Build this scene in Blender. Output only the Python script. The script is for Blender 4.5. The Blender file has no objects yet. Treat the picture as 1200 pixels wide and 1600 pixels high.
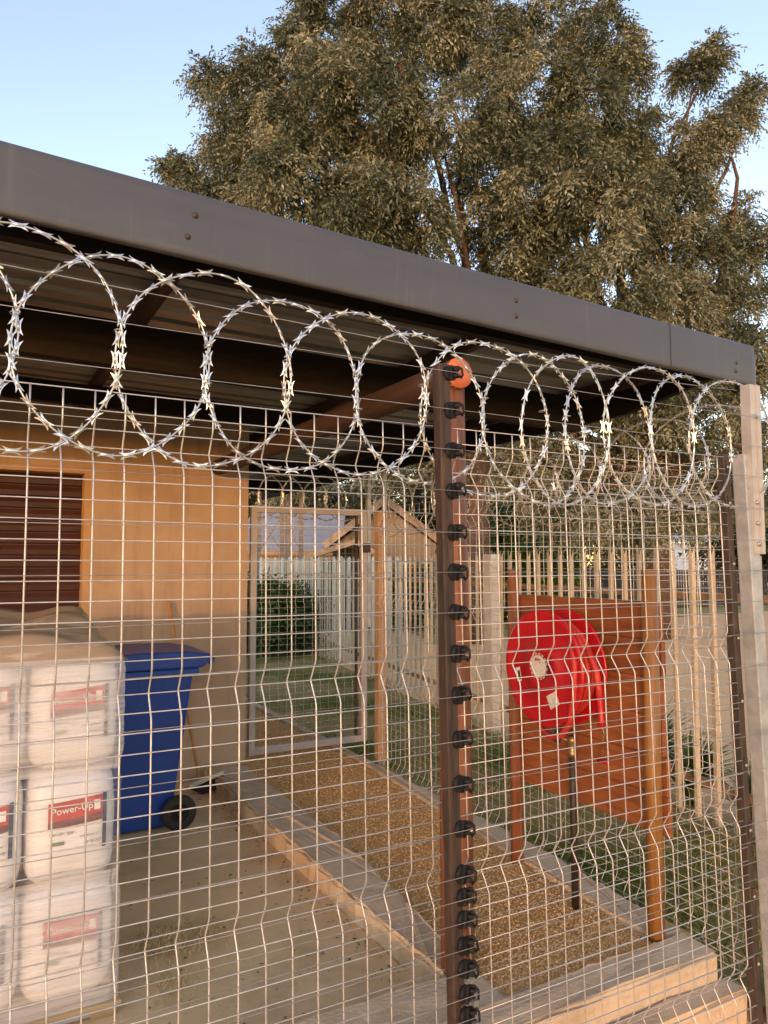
import bpy, bmesh, math, random
import numpy as np
from mathutils import Vector, Matrix
R = math.radians
sc = bpy.context.scene
col = sc.collection
random.seed(7)
rng = np.random.default_rng(11)

# ------------------------------------------------------------------ camera
CAM_H = 1.75
YAW, PITCH, FPX = 0.50481, 0.06973, 1162.0          # focal length in pixels of a 1200 px wide picture
cam_d = bpy.data.cameras.new('camera')
cam = bpy.data.objects.new('camera', cam_d)
col.objects.link(cam)
cyw, syw = math.cos(YAW), math.sin(YAW)
FW = Vector((syw * math.cos(PITCH), cyw * math.cos(PITCH), math.sin(PITCH)))
RT = Vector((cyw, -syw, 0))
UP = RT.cross(FW)
CP = Vector((0, 0, CAM_H))
cam.matrix_world = Matrix(((RT.x, UP.x, -FW.x, CP.x), (RT.y, UP.y, -FW.y, CP.y), (RT.z, UP.z, -FW.z, CP.z), (0, 0, 0, 1)))
cam_d.sensor_fit = 'HORIZONTAL'
cam_d.sensor_width = 36.0
cam_d.lens = 36.0 * FPX / 1200.0
cam_d.clip_start = 0.05
cam_d.clip_end = 2000
sc.camera = cam

# ------------------------------------------------------------------ sky, sun, exposure
SUN_EL = R(3.7)
SUN_AZ_VEC = Vector((-0.656, -0.755, 0)).normalized()     # horizontal direction towards the sun (behind and to the left)
w = bpy.data.worlds.new('World'); sc.world = w; w.use_nodes = True
nt = w.node_tree; nt.nodes.clear()
wo = nt.nodes.new('ShaderNodeOutputWorld'); bg = nt.nodes.new('ShaderNodeBackground')
sky = nt.nodes.new('ShaderNodeTexSky'); sky.sky_type = 'NISHITA'; sky.sun_disc = False
sky.sun_elevation = SUN_EL
sky.sun_rotation = math.atan2(SUN_AZ_VEC.x, SUN_AZ_VEC.y)
sky.altitude = 1500; sky.air_density = 1.0; sky.dust_density = 1.0; sky.ozone_density = 1.0
bg.inputs['Strength'].default_value = 0.15
tn = nt.nodes.new('ShaderNodeMix'); tn.data_type = 'RGBA'; tn.blend_type = 'MULTIPLY'; tn.inputs['Factor'].default_value = 1.0
tn.inputs['B'].default_value = (1.10, .93, .95, 1)      # white balance of the whole sky
nt.links.new(sky.outputs[0], tn.inputs['A']); nt.links.new(tn.outputs['Result'], bg.inputs[0]); nt.links.new(bg.outputs[0], wo.inputs[0])
sun_d = bpy.data.lights.new('sun', 'SUN'); sun = bpy.data.objects.new('sun', sun_d); col.objects.link(sun)
sun_d.energy = 0.225; sun_d.angle = R(0.6); sun_d.color = (1.0, 0.47, 0.20)
to_sun = Vector((SUN_AZ_VEC.x * math.cos(SUN_EL), SUN_AZ_VEC.y * math.cos(SUN_EL), math.sin(SUN_EL)))
sun.rotation_euler = to_sun.to_track_quat('Z', 'Y').to_euler()
sun.location = to_sun * 30
sc.view_settings.view_transform = 'Standard'; sc.view_settings.look = 'None'
sc.view_settings.exposure = 2.5; sc.view_settings.gamma = 1.0; sc.view_settings.use_curve_mapping = False
sc.render.engine = 'CYCLES'
sc.cycles.use_denoising = True
sc.cycles.max_bounces = 8; sc.cycles.transparent_max_bounces = 24

def at(px, py, d):
    """a point of the place at view depth d (used to read distances off the photograph's perspective)"""
    return CP + (RT * ((px - 600) / FPX) + UP * ((800 - py) / FPX) + FW) * d

# ------------------------------------------------------------------ materials
def new_mat(name):
    m = bpy.data.materials.new(name); m.use_nodes = True
    n = m.node_tree.nodes; n.clear()
    out = n.new('ShaderNodeOutputMaterial'); b = n.new('ShaderNodeBsdfPrincipled')
    m.node_tree.links.new(b.outputs[0], out.inputs[0])
    return m, n, m.node_tree.links, b, out

def mat(name, c1, c2=None, rough=.6, metal=0., scale=6., detail=6., stretch=(1, 1, 1), bump=0., bscale=80., spec=.5, rnd=0., lo=.35, hi=.65,
        c3=None, s3=1.5, lo3=.55, hi3=.7, rvar=.0, coord='Object'):
    m, n, l, b, out = new_mat(name)
    c2 = c2 or tuple(x * .78 for x in c1)
    tc = n.new('ShaderNodeTexCoord'); mp = n.new('ShaderNodeMapping'); mp.inputs['Scale'].default_value = stretch
    l.new(tc.outputs[coord], mp.inputs[0])
    src = mp.outputs[0]
    oi = n.new('ShaderNodeObjectInfo')
    add = n.new('ShaderNodeVectorMath'); add.operation = 'ADD'
    sca = n.new('ShaderNodeMath'); sca.operation = 'MULTIPLY'; sca.inputs[1].default_value = 37.0 if rnd else 0
    l.new(oi.outputs['Random'], sca.inputs[0]); l.new(src, add.inputs[0]); l.new(sca.outputs[0], add.inputs[1])
    src = add.outputs[0]
    no = n.new('ShaderNodeTexNoise'); no.inputs['Scale'].default_value = scale; no.inputs['Detail'].default_value = detail
    no.inputs['Roughness'].default_value = .6
    l.new(src, no.inputs['Vector'])
    cr = n.new('ShaderNodeValToRGB'); cr.color_ramp.elements[0].position = lo; cr.color_ramp.elements[1].position = hi
    cr.color_ramp.elements[0].color = (*c2, 1); cr.color_ramp.elements[1].color = (*c1, 1)
    l.new(no.outputs['Fac'], cr.inputs[0])
    c = cr.outputs[0]
    if c3:
        n3 = n.new('ShaderNodeTexNoise'); n3.inputs['Scale'].default_value = s3; n3.inputs['Detail'].default_value = 8
        n3.inputs['Roughness'].default_value = .65
        l.new(src, n3.inputs['Vector'])
        r3 = n.new('ShaderNodeValToRGB'); r3.color_ramp.elements[0].position = lo3; r3.color_ramp.elements[1].position = hi3
        l.new(n3.outputs['Fac'], r3.inputs[0])
        mx = n.new('ShaderNodeMix'); mx.data_type = 'RGBA'
        l.new(r3.outputs[0], mx.inputs['Factor']); l.new(c, mx.inputs['A']); mx.inputs['B'].default_value = (*c3, 1)
        c = mx.outputs['Result']
    if rnd:
        hs = n.new('ShaderNodeHueSaturation')
        mr = n.new('ShaderNodeMapRange'); mr.inputs['To Min'].default_value = 1 - rnd; mr.inputs['To Max'].default_value = 1 + rnd
        l.new(oi.outputs['Random'], mr.inputs['Value']); l.new(mr.outputs[0], hs.inputs['Value']); l.new(c, hs.inputs['Color'])
        c = hs.outputs[0]
    l.new(c, b.inputs['Base Color'])
    b.inputs['Roughness'].default_value = rough; b.inputs['Metallic'].default_value = metal
    b.inputs['Specular IOR Level'].default_value = spec
    if rvar:
        m2 = n.new('ShaderNodeMapRange'); m2.inputs['To Min'].default_value = rough - rvar; m2.inputs['To Max'].default_value = rough + rvar
        l.new(no.outputs['Fac'], m2.inputs['Value']); l.new(m2.outputs[0], b.inputs['Roughness'])
    if bump:
        nb = n.new('ShaderNodeTexNoise'); nb.inputs['Scale'].default_value = bscale; nb.inputs['Detail'].default_value = 8
        l.new(src, nb.inputs['Vector'])
        bp = n.new('ShaderNodeBump'); bp.inputs['Strength'].default_value = bump; bp.inputs['Distance'].default_value = .01
        l.new(nb.outputs['Fac'], bp.inputs['Height']); l.new(bp.outputs[0], b.inputs['Normal'])
    return m

MT = {}
MT['galv'] = mat('galvanised_wire', (.66, .645, .62), (.50, .485, .46), rough=.42, metal=.5, scale=30, rnd=.12)
MT['galv_post'] = mat('galvanised_post', (.46, .47, .47), (.32, .335, .34), rough=.5, metal=.3, scale=14, bump=.15, bscale=60, c3=(.45, .45, .44), s3=22, lo3=.58, hi3=.75)
MT['bright_angle'] = mat('bright_angle_iron', (.56, .53, .50), (.46, .43, .40), rough=.5, metal=.35, scale=10, c3=(.3, .25, .2), s3=7, lo3=.62, hi3=.8)
MT['razor'] = mat('razor_strand', (.66, .65, .62), (.5, .48, .44), rough=.35, metal=.7, scale=20, c3=(.42, .25, .13), s3=9, lo3=.6, hi3=.75)
MT['barb'] = mat('razor_barb', (.78, .78, .78), (.6, .6, .6), rough=.3, metal=.75, scale=20, rnd=.18)
MT['hot'] = mat('fence_strand', (.5, .48, .45), (.32, .29, .26), rough=.45, metal=.7, scale=9, rnd=.15)
MT['rust_post'] = mat('rusty_steel_post', (.070, .040, .027), (.026, .018, .015), rough=.65, metal=.1, scale=14, stretch=(2.5, 2.5, .35), bump=.3, bscale=120, c3=(.15, .075, .04), s3=9, lo3=.55, hi3=.75)
MT['dark_steel'] = mat('brown_steel_post', (.085, .062, .05), (.045, .035, .03), rough=.55, metal=.2, scale=12, stretch=(2, 2, .6), bump=.2, bscale=90, c3=(.14, .11, .09), s3=14, lo3=.6, hi3=.8)
MT['black'] = mat('black_plastic', (.013, .013, .014), (.008, .008, .009), rough=.6, spec=.25, scale=30, c3=(.035, .032, .03), s3=12, lo3=.6, hi3=.8)
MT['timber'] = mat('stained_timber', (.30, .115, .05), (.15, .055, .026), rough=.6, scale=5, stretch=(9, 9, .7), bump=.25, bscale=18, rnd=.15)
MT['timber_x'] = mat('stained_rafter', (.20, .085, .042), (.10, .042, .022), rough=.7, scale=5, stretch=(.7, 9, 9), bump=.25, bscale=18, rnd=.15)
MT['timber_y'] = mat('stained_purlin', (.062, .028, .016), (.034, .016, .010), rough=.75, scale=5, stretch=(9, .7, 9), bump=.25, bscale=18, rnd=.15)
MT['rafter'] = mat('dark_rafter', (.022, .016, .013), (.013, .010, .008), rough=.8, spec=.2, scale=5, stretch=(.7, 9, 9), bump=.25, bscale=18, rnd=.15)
MT['log_end'] = mat('sawn_log_end', (.62, .16, .05), (.36, .08, .03), rough=.6, scale=14, bump=.3, bscale=50)
MT['pole'] = mat('varnished_pole', (.36, .17, .04), (.2, .085, .022), rough=.35, scale=4, stretch=(9, 9, .6), bump=.2, bscale=14, c3=(.1, .04, .015), s3=3, lo3=.62, hi3=.75)
MT['plank'] = mat('varnished_plank', (.33, .115, .04), (.20, .065, .025), rough=.45, scale=4, stretch=(6, .8, 9), bump=.2, bscale=14, rnd=.16)
MT['fascia'] = mat('charcoal_fascia', (.078, .080, .092), (.066, .068, .078), rough=.42, metal=.0, scale=3, stretch=(.6, 3, 3), rvar=.06, bump=.05, bscale=12, c3=(.11, .105, .10), s3=5, lo3=.58, hi3=.85)
MT['sheet'] = mat('roof_sheet', (.40, .40, .39), (.29, .29, .28), rough=.45, metal=.4, scale=3, stretch=(.5, 3, 3), c3=(.22, .2, .17), s3=2, rnd=.08)
MT['wall'] = mat('beige_plaster', (.47, .335, .23), (.41, .29, .195), rough=.9, scale=2.2, bump=.35, bscale=140, c3=(.33, .225, .15), s3=1.4, lo3=.48, hi3=.78)
MT['reveal'] = mat('painted_window_frame', (.50, .30, .14), (.42, .25, .12), rough=.75, scale=5)
MT['slat'] = mat('maroon_slat', (.065, .022, .016), (.045, .016, .012), rough=.4, scale=6, rnd=.12)
MT['concrete'] = mat('concrete_kerb', (.68, .52, .345), (.54, .41, .265), rough=.9, scale=5, bump=.5, bscale=60, c3=(.44, .32, .19), s3=3, lo3=.5, hi3=.75)
MT['floor'] = mat('dusty_concrete_floor', (.88, .61, .32), (.73, .50, .25), rough=.85, scale=1.8, bump=.2, bscale=70, c3=(.50, .32, .155), s3=2.6, lo3=.52, hi3=.78)
MT['gravel_bed'] = mat('gravel_fines', (.74, .46, .17), (.52, .31, .11), rough=.95, scale=60, bump=1, bscale=140)
MT['soil'] = mat('brown_soil', (.15, .095, .055), (.07, .045, .028), rough=.95, scale=12, bump=.8, bscale=60)
MT['sand'] = mat('sandy_ground', (.95, .53, .25), (.85, .47, .215), rough=.95, scale=.8, bump=.4, bscale=14, c3=(.66, .40, .21), s3=.5)
MT['lawn'] = mat('lawn_soil', (.20, .18, .035), (.42, .26, .10), rough=.95, scale=2.4, bump=.6, bscale=50)
MT['far_lawn'] = mat('far_lawn', (.26, .26, .055), (.42, .32, .13), rough=.95, scale=.35, bump=.5, bscale=20)
MT['blue'] = mat('blue_bin_plastic', (.012, .06, .30), (.011, .052, .265), rough=.42, scale=4, bump=.03, bscale=90, c3=(.022, .065, .27), s3=3, lo3=.6, hi3=.85)
MT['tyre'] = mat('black_rubber', (.02, .019, .018), (.014, .013, .013), rough=.7, scale=20)
MT['bag'] = mat('white_woven_bag', (.72, .73, .745), (.62, .63, .645), rough=.4, scale=5, stretch=(1, 1, 4), bump=.6, bscale=14, rnd=.05)
MT['label_red'] = mat('red_print', (.50, .045, .04), (.34, .03, .035), rough=.4, scale=7, c3=(.70, .22, .16), s3=12, lo3=.55, hi3=.72)
MT['label_navy'] = mat('navy_print', (.035, .06, .13), (.03, .05, .1), rough=.4, scale=40, c3=(.4, .42, .46), s3=60, lo3=.66, hi3=.7)
MT['label_dark'] = mat('dark_print', (.10, .05, .06), (.2, .06, .06), rough=.4, scale=20)
MT['print_white'] = mat('white_print', (.85, .83, .8), rough=.5)
MT['print_green'] = mat('green_print', (.16, .22, .12), rough=.5)
MT['print_grey'] = mat('grey_print', (.3, .32, .32), (.62, .6, .56), rough=.5, scale=90, lo=.45, hi=.5)
MT['red'] = mat('red_enamel', (.50, .012, .02), (.41, .010, .017), rough=.32, scale=4, bump=.04, bscale=20, c3=(.36, .05, .035), s3=5, lo3=.64, hi3=.8)
MT['red_hose'] = mat('red_rubber_hose', (.58, .045, .03), (.44, .03, .025), rough=.55, scale=10)
MT['brass'] = mat('brass_valve', (.42, .29, .14), (.28, .19, .09), rough=.4, metal=.8, scale=20)
MT['pipe'] = mat('dark_pipe', (.07, .052, .042), (.04, .03, .026), rough=.55, metal=.4, scale=14, bump=.2, bscale=80)
MT['steel'] = mat('steel_bolt', (.5, .49, .47), rough=.4, metal=.8, scale=30)
MT['sticker'] = mat('printed_sticker', (.74, .72, .68), (.56, .53, .51), rough=.5, scale=170, detail=2, lo=.4, hi=.5)
MT['gate'] = mat('grey_gate_tube', (.42, .38, .37), (.34, .31, .30), rough=.55, metal=.15, scale=6, c3=(.26, .2, .17), s3=7, lo3=.62, hi3=.8)
MT['orange_post'] = mat('weathered_gate_post', (.46, .30, .18), (.32, .2, .12), rough=.75, scale=6, stretch=(4, 4, .8), bump=.3, bscale=40)
MT['pale'] = mat('cream_palisade', (.60, .53, .41), (.50, .44, .33), rough=.6, metal=.1, scale=5, rnd=.1)
MT['rail'] = mat('palisade_rail', (.36, .24, .14), (.26, .17, .1), rough=.65, metal=.1, scale=6, c3=(.2, .1, .05), s3=5)
MT['white_post'] = mat('white_concrete_post', (.62, .61, .57), (.5, .49, .45), rough=.8, scale=8, bump=.2)
MT['picket'] = mat('white_picket', (.62, .65, .60), (.48, .51, .46), rough=.7, scale=5, rnd=.12)
MT['house'] = mat('cream_house_wall', (.38, .33, .27), (.32, .28, .23), rough=.85, scale=1.5)
MT['tile'] = mat('brown_roof_tiles', (.34, .24, .17), (.25, .17, .12), rough=.85, scale=4, stretch=(1, 1, 6))
MT['mauve'] = mat('mauve_roof_sheet', (.36, .33, .33), (.30, .275, .275), rough=.5, metal=.1, scale=2)
MT['barge'] = mat('orange_barge_board', (.50, .36, .24), (.42, .3, .2), rough=.7, scale=4)
MT['glass_and_porch_shade'] = mat('dark_window_and_porch_shade', (.03, .026, .026), rough=.12)  # window glass; the same dark colour paints the shade under the porch
MT['pergola'] = mat('grey_pergola_pole', (.30, .24, .19), (.2, .16, .125), rough=.8, scale=6)
MT['bark'] = mat('tree_bark', (.12, .07, .048), (.065, .04, .028), rough=.9, scale=5, stretch=(3, 3, .8), bump=.8, bscale=16)
MT['twig'] = mat('red_brown_branch', (.24, .115, .07), (.15, .075, .05), rough=.85, scale=8, bump=.4, bscale=30)
MT['white_wall'] = mat('white_building', (.72, .74, .80), (.64, .66, .72), rough=.8, scale=1)
MT['road'] = mat('pale_road', (.30, .31, .33), (.25, .26, .28), rough=.9, scale=2)
MT['far_steel'] = mat('dark_far_fence', (.04, .035, .03), rough=.7)
MT['hay'] = mat('dry_hay', (.88, .66, .32), (.60, .43, .2), rough=.9, scale=30, rnd=.1)
MT['pallet'] = mat('pine_pallet', (.58, .40, .20), (.46, .30, .14), rough=.8, scale=4, stretch=(.8, 8, 8), bump=.2, bscale=20, rnd=.1)
MT['broom_wood'] = mat('broom_handle', (.55, .28, .11), (.44, .22, .09), rough=.55, scale=6)
MT['broom_head'] = mat('cream_broom_head', (.62, .52, .38), (.52, .43, .31), rough=.6, scale=10)
MT['bristle'] = mat('plum_bristles', (.06, .02, .035), (.035, .012, .02), rough=.9, scale=60, stretch=(6, 6, .5), bump=.8, bscale=90)
MT['cover'] = mat('brown_plastic_cover', (.42, .32, .21), (.30, .22, .14), rough=.24, scale=2.5, stretch=(.8, 3, 3), c3=(.55, .48, .38), s3=6, lo3=.54, hi3=.72, bump=.6, bscale=9)

def weather_fascia(m):
    n, l = m.node_tree.nodes, m.node_tree.links
    b = next(x for x in n if x.type == 'BSDF_PRINCIPLED'); src = b.inputs['Base Color'].links[0].from_socket
    tc = n.new('ShaderNodeTexCoord'); mp = n.new('ShaderNodeMapping'); mp.inputs['Scale'].default_value = (14, 1, .7)
    no = n.new('ShaderNodeTexNoise'); no.inputs['Scale'].default_value = 2.2; no.inputs['Detail'].default_value = 9; no.inputs['Roughness'].default_value = .7
    l.new(tc.outputs['Object'], mp.inputs[0]); l.new(mp.outputs[0], no.inputs['Vector'])
    cr = n.new('ShaderNodeValToRGB'); cr.color_ramp.elements[0].position = .56; cr.color_ramp.elements[1].position = .8
    cr.color_ramp.elements[1].color = (.4, .4, .4, 1)
    l.new(no.outputs['Fac'], cr.inputs[0])
    mx = n.new('ShaderNodeMix'); mx.data_type = 'RGBA'; l.new(cr.outputs[0], mx.inputs['Factor']); l.new(src, mx.inputs['A']); mx.inputs['B'].default_value = (.17, .155, .14, 1)
    l.new(mx.outputs['Result'], b.inputs['Base Color'])
    n2 = n.new('ShaderNodeTexNoise'); n2.inputs['Scale'].default_value = 1.6; n2.inputs['Detail'].default_value = 3
    l.new(tc.outputs['Object'], n2.inputs['Vector'])
    bp = n.new('ShaderNodeBump'); bp.inputs['Strength'].default_value = .35; bp.inputs['Distance'].default_value = .03
    l.new(n2.outputs['Fac'], bp.inputs['Height']); l.new(bp.outputs[0], b.inputs['Normal'])
weather_fascia(MT['fascia'])
def stain_wall(m):
    n, l = m.node_tree.nodes, m.node_tree.links
    b = next(x for x in n if x.type == 'BSDF_PRINCIPLED'); src = b.inputs['Base Color'].links[0].from_socket
    tc = n.new('ShaderNodeTexCoord'); mp = n.new('ShaderNodeMapping'); mp.inputs['Scale'].default_value = (5, 5, .5)
    no = n.new('ShaderNodeTexNoise'); no.inputs['Scale'].default_value = 2.0; no.inputs['Detail'].default_value = 10; no.inputs['Roughness'].default_value = .7
    l.new(tc.outputs['Object'], mp.inputs[0]); l.new(mp.outputs[0], no.inputs['Vector'])
    cr = n.new('ShaderNodeValToRGB'); cr.color_ramp.elements[0].position = .52; cr.color_ramp.elements[1].position = .75; cr.color_ramp.elements[1].color = (.55, .55, .55, 1)
    l.new(no.outputs['Fac'], cr.inputs[0])
    mx = n.new('ShaderNodeMix'); mx.data_type = 'RGBA'; l.new(cr.outputs[0], mx.inputs['Factor']); l.new(src, mx.inputs['A']); mx.inputs['B'].default_value = (.25, .175, .12, 1)
    l.new(mx.outputs['Result'], b.inputs['Base Color'])
stain_wall(MT['wall'])

def film_mat(name, lo, hi, scale=1):
    m, n, l, b, out = new_mat(name)
    b.inputs['Base Color'].default_value = (.76, .775, .79, 1); b.inputs['Roughness'].default_value = .25
    tr = n.new('ShaderNodeBsdfTransparent'); mx = n.new('ShaderNodeMixShader')
    tc = n.new('ShaderNodeTexCoord'); mp = n.new('ShaderNodeMapping'); mp.inputs['Scale'].default_value = (1.2, 1.2, 26)
    no = n.new('ShaderNodeTexNoise'); no.inputs['Scale'].default_value = 3; no.inputs['Detail'].default_value = 6
    l.new(tc.outputs['Object'], mp.inputs[0]); l.new(mp.outputs[0], no.inputs['Vector'])
    mr = n.new('ShaderNodeMapRange'); mr.inputs['From Min'].default_value = .3; mr.inputs['From Max'].default_value = .7
    mr.inputs['To Min'].default_value = lo; mr.inputs['To Max'].default_value = hi
    l.new(no.outputs['Fac'], mr.inputs['Value'])
    bp = n.new('ShaderNodeBump'); bp.inputs['Strength'].default_value = .5; bp.inputs['Distance'].default_value = .004
    l.new(no.outputs['Fac'], bp.inputs['Height']); l.new(bp.outputs[0], b.inputs['Normal'])
    l.new(mr.outputs[0], mx.inputs[0]); l.new(tr.outputs[0], mx.inputs[1]); l.new(b.outputs[0], mx.inputs[2]); l.new(mx.outputs[0], out.inputs[0])
    return m
MT['film_heavy'] = film_mat('stretch_film_layers', .24, .52)
MT['film_light'] = film_mat('stretch_film_single', .04, .16)

def leaf_mat(name, cols, trans=.3, rough=.5):
    m, n, l, b, out = new_mat(name)
    a = n.new('ShaderNodeAttribute'); a.attribute_name = 'tint'
    cr = n.new('ShaderNodeValToRGB')
    els = cr.color_ramp.elements
    for i, (p, c) in enumerate(cols):
        e = els[i] if i < 2 else els.new(p)
        e.position = p; e.color = (*c, 1)
    l.new(a.outputs['Fac'], cr.inputs[0]); l.new(cr.outputs[0], b.inputs['Base Color'])
    b.inputs['Roughness'].default_value = rough
    t = n.new('ShaderNodeBsdfTranslucent'); l.new(cr.outputs[0], t.inputs[0])
    mx = n.new('ShaderNodeMixShader'); mx.inputs[0].default_value = trans
    l.new(b.outputs[0], mx.inputs[1]); l.new(t.outputs[0], mx.inputs[2]); l.new(mx.outputs[0], out.inputs[0])
    return m
MT['leaf'] = leaf_mat('acacia_leaves', [(0, (.06, .08, .048)), (1, (.48, .47, .33)), (.35, (.14, .16, .095)), (.7, (.29, .29, .185))], .15)
MT['leaf_dark'] = leaf_mat('dark_leaves', [(0, (.02, .03, .012)), (1, (.09, .10, .035)), (.5, (.045, .055, .02))], .2)
MT['leaf_bright'] = leaf_mat('bright_leaves', [(0, (.03, .09, .012)), (1, (.10, .2, .03)), (.5, (.06, .14, .02))], .3)
MT['hedge_leaf'] = leaf_mat('hedge_leaves', [(0, (.03, .06, .012)), (1, (.14, .22, .045)), (.5, (.06, .12, .025))], .2)
MT['blade'] = leaf_mat('grass_blades', [(0, (.10, .17, .015)), (1, (.70, .46, .18)), (.45, (.18, .24, .03)), (.75, (.42, .34, .10))], .3)
MT['strap'] = leaf_mat('strap_leaves', [(0, (.03, .07, .012)), (1, (.14, .20, .04)), (.5, (.06, .12, .02))], .25, .6)
MT['stone'] = leaf_mat('gravel_stones', [(0, (.50, .26, .09)), (1, (.88, .56, .27)), (.4, (.67, .37, .13)), (.75, (.77, .45, .17))], 0, .9)

# ------------------------------------------------------------------ builders
def tag(o, label=None, cat=None, group=None, kind=None):
    if label: o['label'] = label
    if cat: o['category'] = cat
    if group: o['group'] = group
    if kind: o['kind'] = kind
    return o

def thing(name, label, cat, loc=(0, 0, 0), rz=0, group=None):
    o = bpy.data.objects.new(name, None); col.objects.link(o)
    o.empty_display_size = .1
    o.location = loc; o.rotation_euler = (0, 0, rz)
    return tag(o, label, cat, group)

def link(name, me, m=None, parent=None, world=True):
    """link a mesh as an object; coordinates are the world's, so the parent's transform is undone"""
    o = bpy.data.objects.new(name, me); col.objects.link(o)
    if m is not None and not me.materials: me.materials.append(MT[m] if isinstance(m, str) else m)
    if parent is not None:
        o.parent = parent
        if world:
            pm = Matrix.Translation(parent.location) @ parent.rotation_euler.to_matrix().to_4x4()
            if parent.parent is not None:
                q = parent.parent
                pm = Matrix.Translation(q.location) @ q.rotation_euler.to_matrix().to_4x4() @ parent.matrix_parent_inverse @ pm
            o.matrix_parent_inverse = pm.inverted()
    return o

class MB:
    def __init__(s): s.v = []; s.f = []; s.sm = []
    def add(s, vs, fs, smooth=False):
        b = len(s.v); s.v += [tuple(x) for x in vs]; s.f += [tuple(i + b for i in f) for f in fs]; s.sm += [smooth] * len(fs)
        return s
    def box(s, x0, x1, y0, y1, z0, z1):
        vs = [(x, y, z) for x in (x0, x1) for y in (y0, y1) for z in (z0, z1)]
        return s.add(vs, [(0, 1, 3, 2), (4, 6, 7, 5), (0, 4, 5, 1), (2, 3, 7, 6), (0, 2, 6, 4), (1, 5, 7, 3)])
    def bar(s, a, b, wx, wz, up=(0, 0, 1)):
        a, b = Vector(a), Vector(b); d = (b - a).normalized(); u = Vector(up)
        sd = d.cross(u)
        if sd.length < 1e-4: sd = d.cross(Vector((0, 1, 0)))
        sd.normalize(); u = sd.cross(d)
        vs = [p + sd * (i * wx / 2) + u * (j * wz / 2) for p in (a, b) for i, j in ((-1, -1), (1, -1), (1, 1), (-1, 1))]
        return s.add(vs, [(3, 2, 1, 0), (4, 5, 6, 7), (0, 1, 5, 4), (1, 2, 6, 5), (2, 3, 7, 6), (3, 0, 4, 7)])
    def tube(s, pts, r, n=6, cap=True, smooth=True, closed=False):
        pts = [Vector(p) for p in pts]; N = len(pts); rs = r if hasattr(r, '__len__') else [r] * N
        vs = []; ref = None
        for i, p in enumerate(pts):
            if closed: t = pts[(i + 1) % N] - pts[i - 1]
            else: t = pts[min(i + 1, N - 1)] - pts[max(i - 1, 0)]
            t.normalize()
            if ref is None:
                ref = Vector((0, 0, 1)) if abs(t.z) < .9 else Vector((0, 1, 0))
            sd = t.cross(ref)
            if sd.length < 1e-5: sd = t.cross(Vector((1, .3, 0)))
            sd.normalize(); u = sd.cross(t); ref = u
            for k in range(n):
                a = 2 * math.pi * k / n
                vs.append(p + sd * (math.cos(a) * rs[i]) + u * (math.sin(a) * rs[i]))
        fs = []
        for i in range(N if closed else N - 1):
            j = (i + 1) % N
            for k in range(n):
                fs.append((i * n + k, j * n + k, j * n + (k + 1) % n, i * n + (k + 1) % n))
        s.add(vs, fs, smooth)
        if cap and not closed:
            b = len(s.v) - len(vs)
            s.f.append(tuple(b + k for k in range(n))); s.f.append(tuple(b + (N - 1) * n + k for k in range(n))[::-1]); s.sm += [False, False]
        return s
    def lathe(s, prof, c, axis='Z', n=32, smooth=True):
        """prof: (radius, height) pairs turned about the axis through c"""
        vs = []
        for r_, h in prof:
            for k in range(n):
                a = 2 * math.pi * k / n; p, q = r_ * math.cos(a), r_ * math.sin(a)
                vs.append({'Z': (c[0] + p, c[1] + q, c[2] + h), 'X': (c[0] + h, c[1] + p, c[2] + q), 'Y': (c[0] + q, c[1] + h, c[2] + p)}[axis])
        fs = [(i * n + k, i * n + (k + 1) % n, (i + 1) * n + (k + 1) % n, (i + 1) * n + k) for i in range(len(prof) - 1) for k in range(n)]
        return s.add(vs, fs, smooth)
    def mesh(s, name):
        me = bpy.data.meshes.new(name); me.from_pydata(s.v, [], s.f)
        me.polygons.foreach_set('use_smooth', s.sm); me.update(); return me
    def build(s, name, m, parent=None, bevel=0, auto=True):
        me = s.mesh(name)
        bm = bmesh.new(); bm.from_mesh(me); bmesh.ops.recalc_face_normals(bm, faces=bm.faces)
        if bevel:
            es = [e for e in bm.edges if len(e.link_faces) == 2 and e.calc_face_angle(0) > .5]
            bmesh.ops.bevel(bm, geom=es, offset=bevel, segments=2, affect='EDGES', profile=.5)
        bm.to_mesh(me); bm.free()
        return link(name, me, m, parent)

def soup(name, verts, quads, m, parent=None, tint=None, tri=False):
    """one mesh of many loose leaves, blades or stones; tint is one value per face"""
    me = bpy.data.meshes.new(name)
    nv, nf, k = len(verts), len(quads), quads.shape[1]
    me.vertices.add(nv); me.vertices.foreach_set('co', np.ascontiguousarray(verts, dtype=np.float32).ravel())
    me.loops.add(nf * k); me.loops.foreach_set('vertex_index', np.ascontiguousarray(quads, dtype=np.int32).ravel())
    me.polygons.add(nf); me.polygons.foreach_set('loop_start', np.arange(0, nf * k, k, dtype=np.int32))
    if tint is not None:
        a = me.attributes.new('tint', 'FLOAT', 'FACE'); a.data.foreach_set('value', np.ascontiguousarray(tint, dtype=np.float32))
    me.update(calc_edges=True); me.validate()
    return link(name, me, m, parent)

def structure(o): o['kind'] = 'structure'; return o

# ------------------------------------------------------------------ ground
def sheet(name, pts, z, m, sub=1):
    return structure(MB().add([(x, y, z) for x, y in pts], [tuple(range(len(pts)))]).build(name, m))

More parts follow.
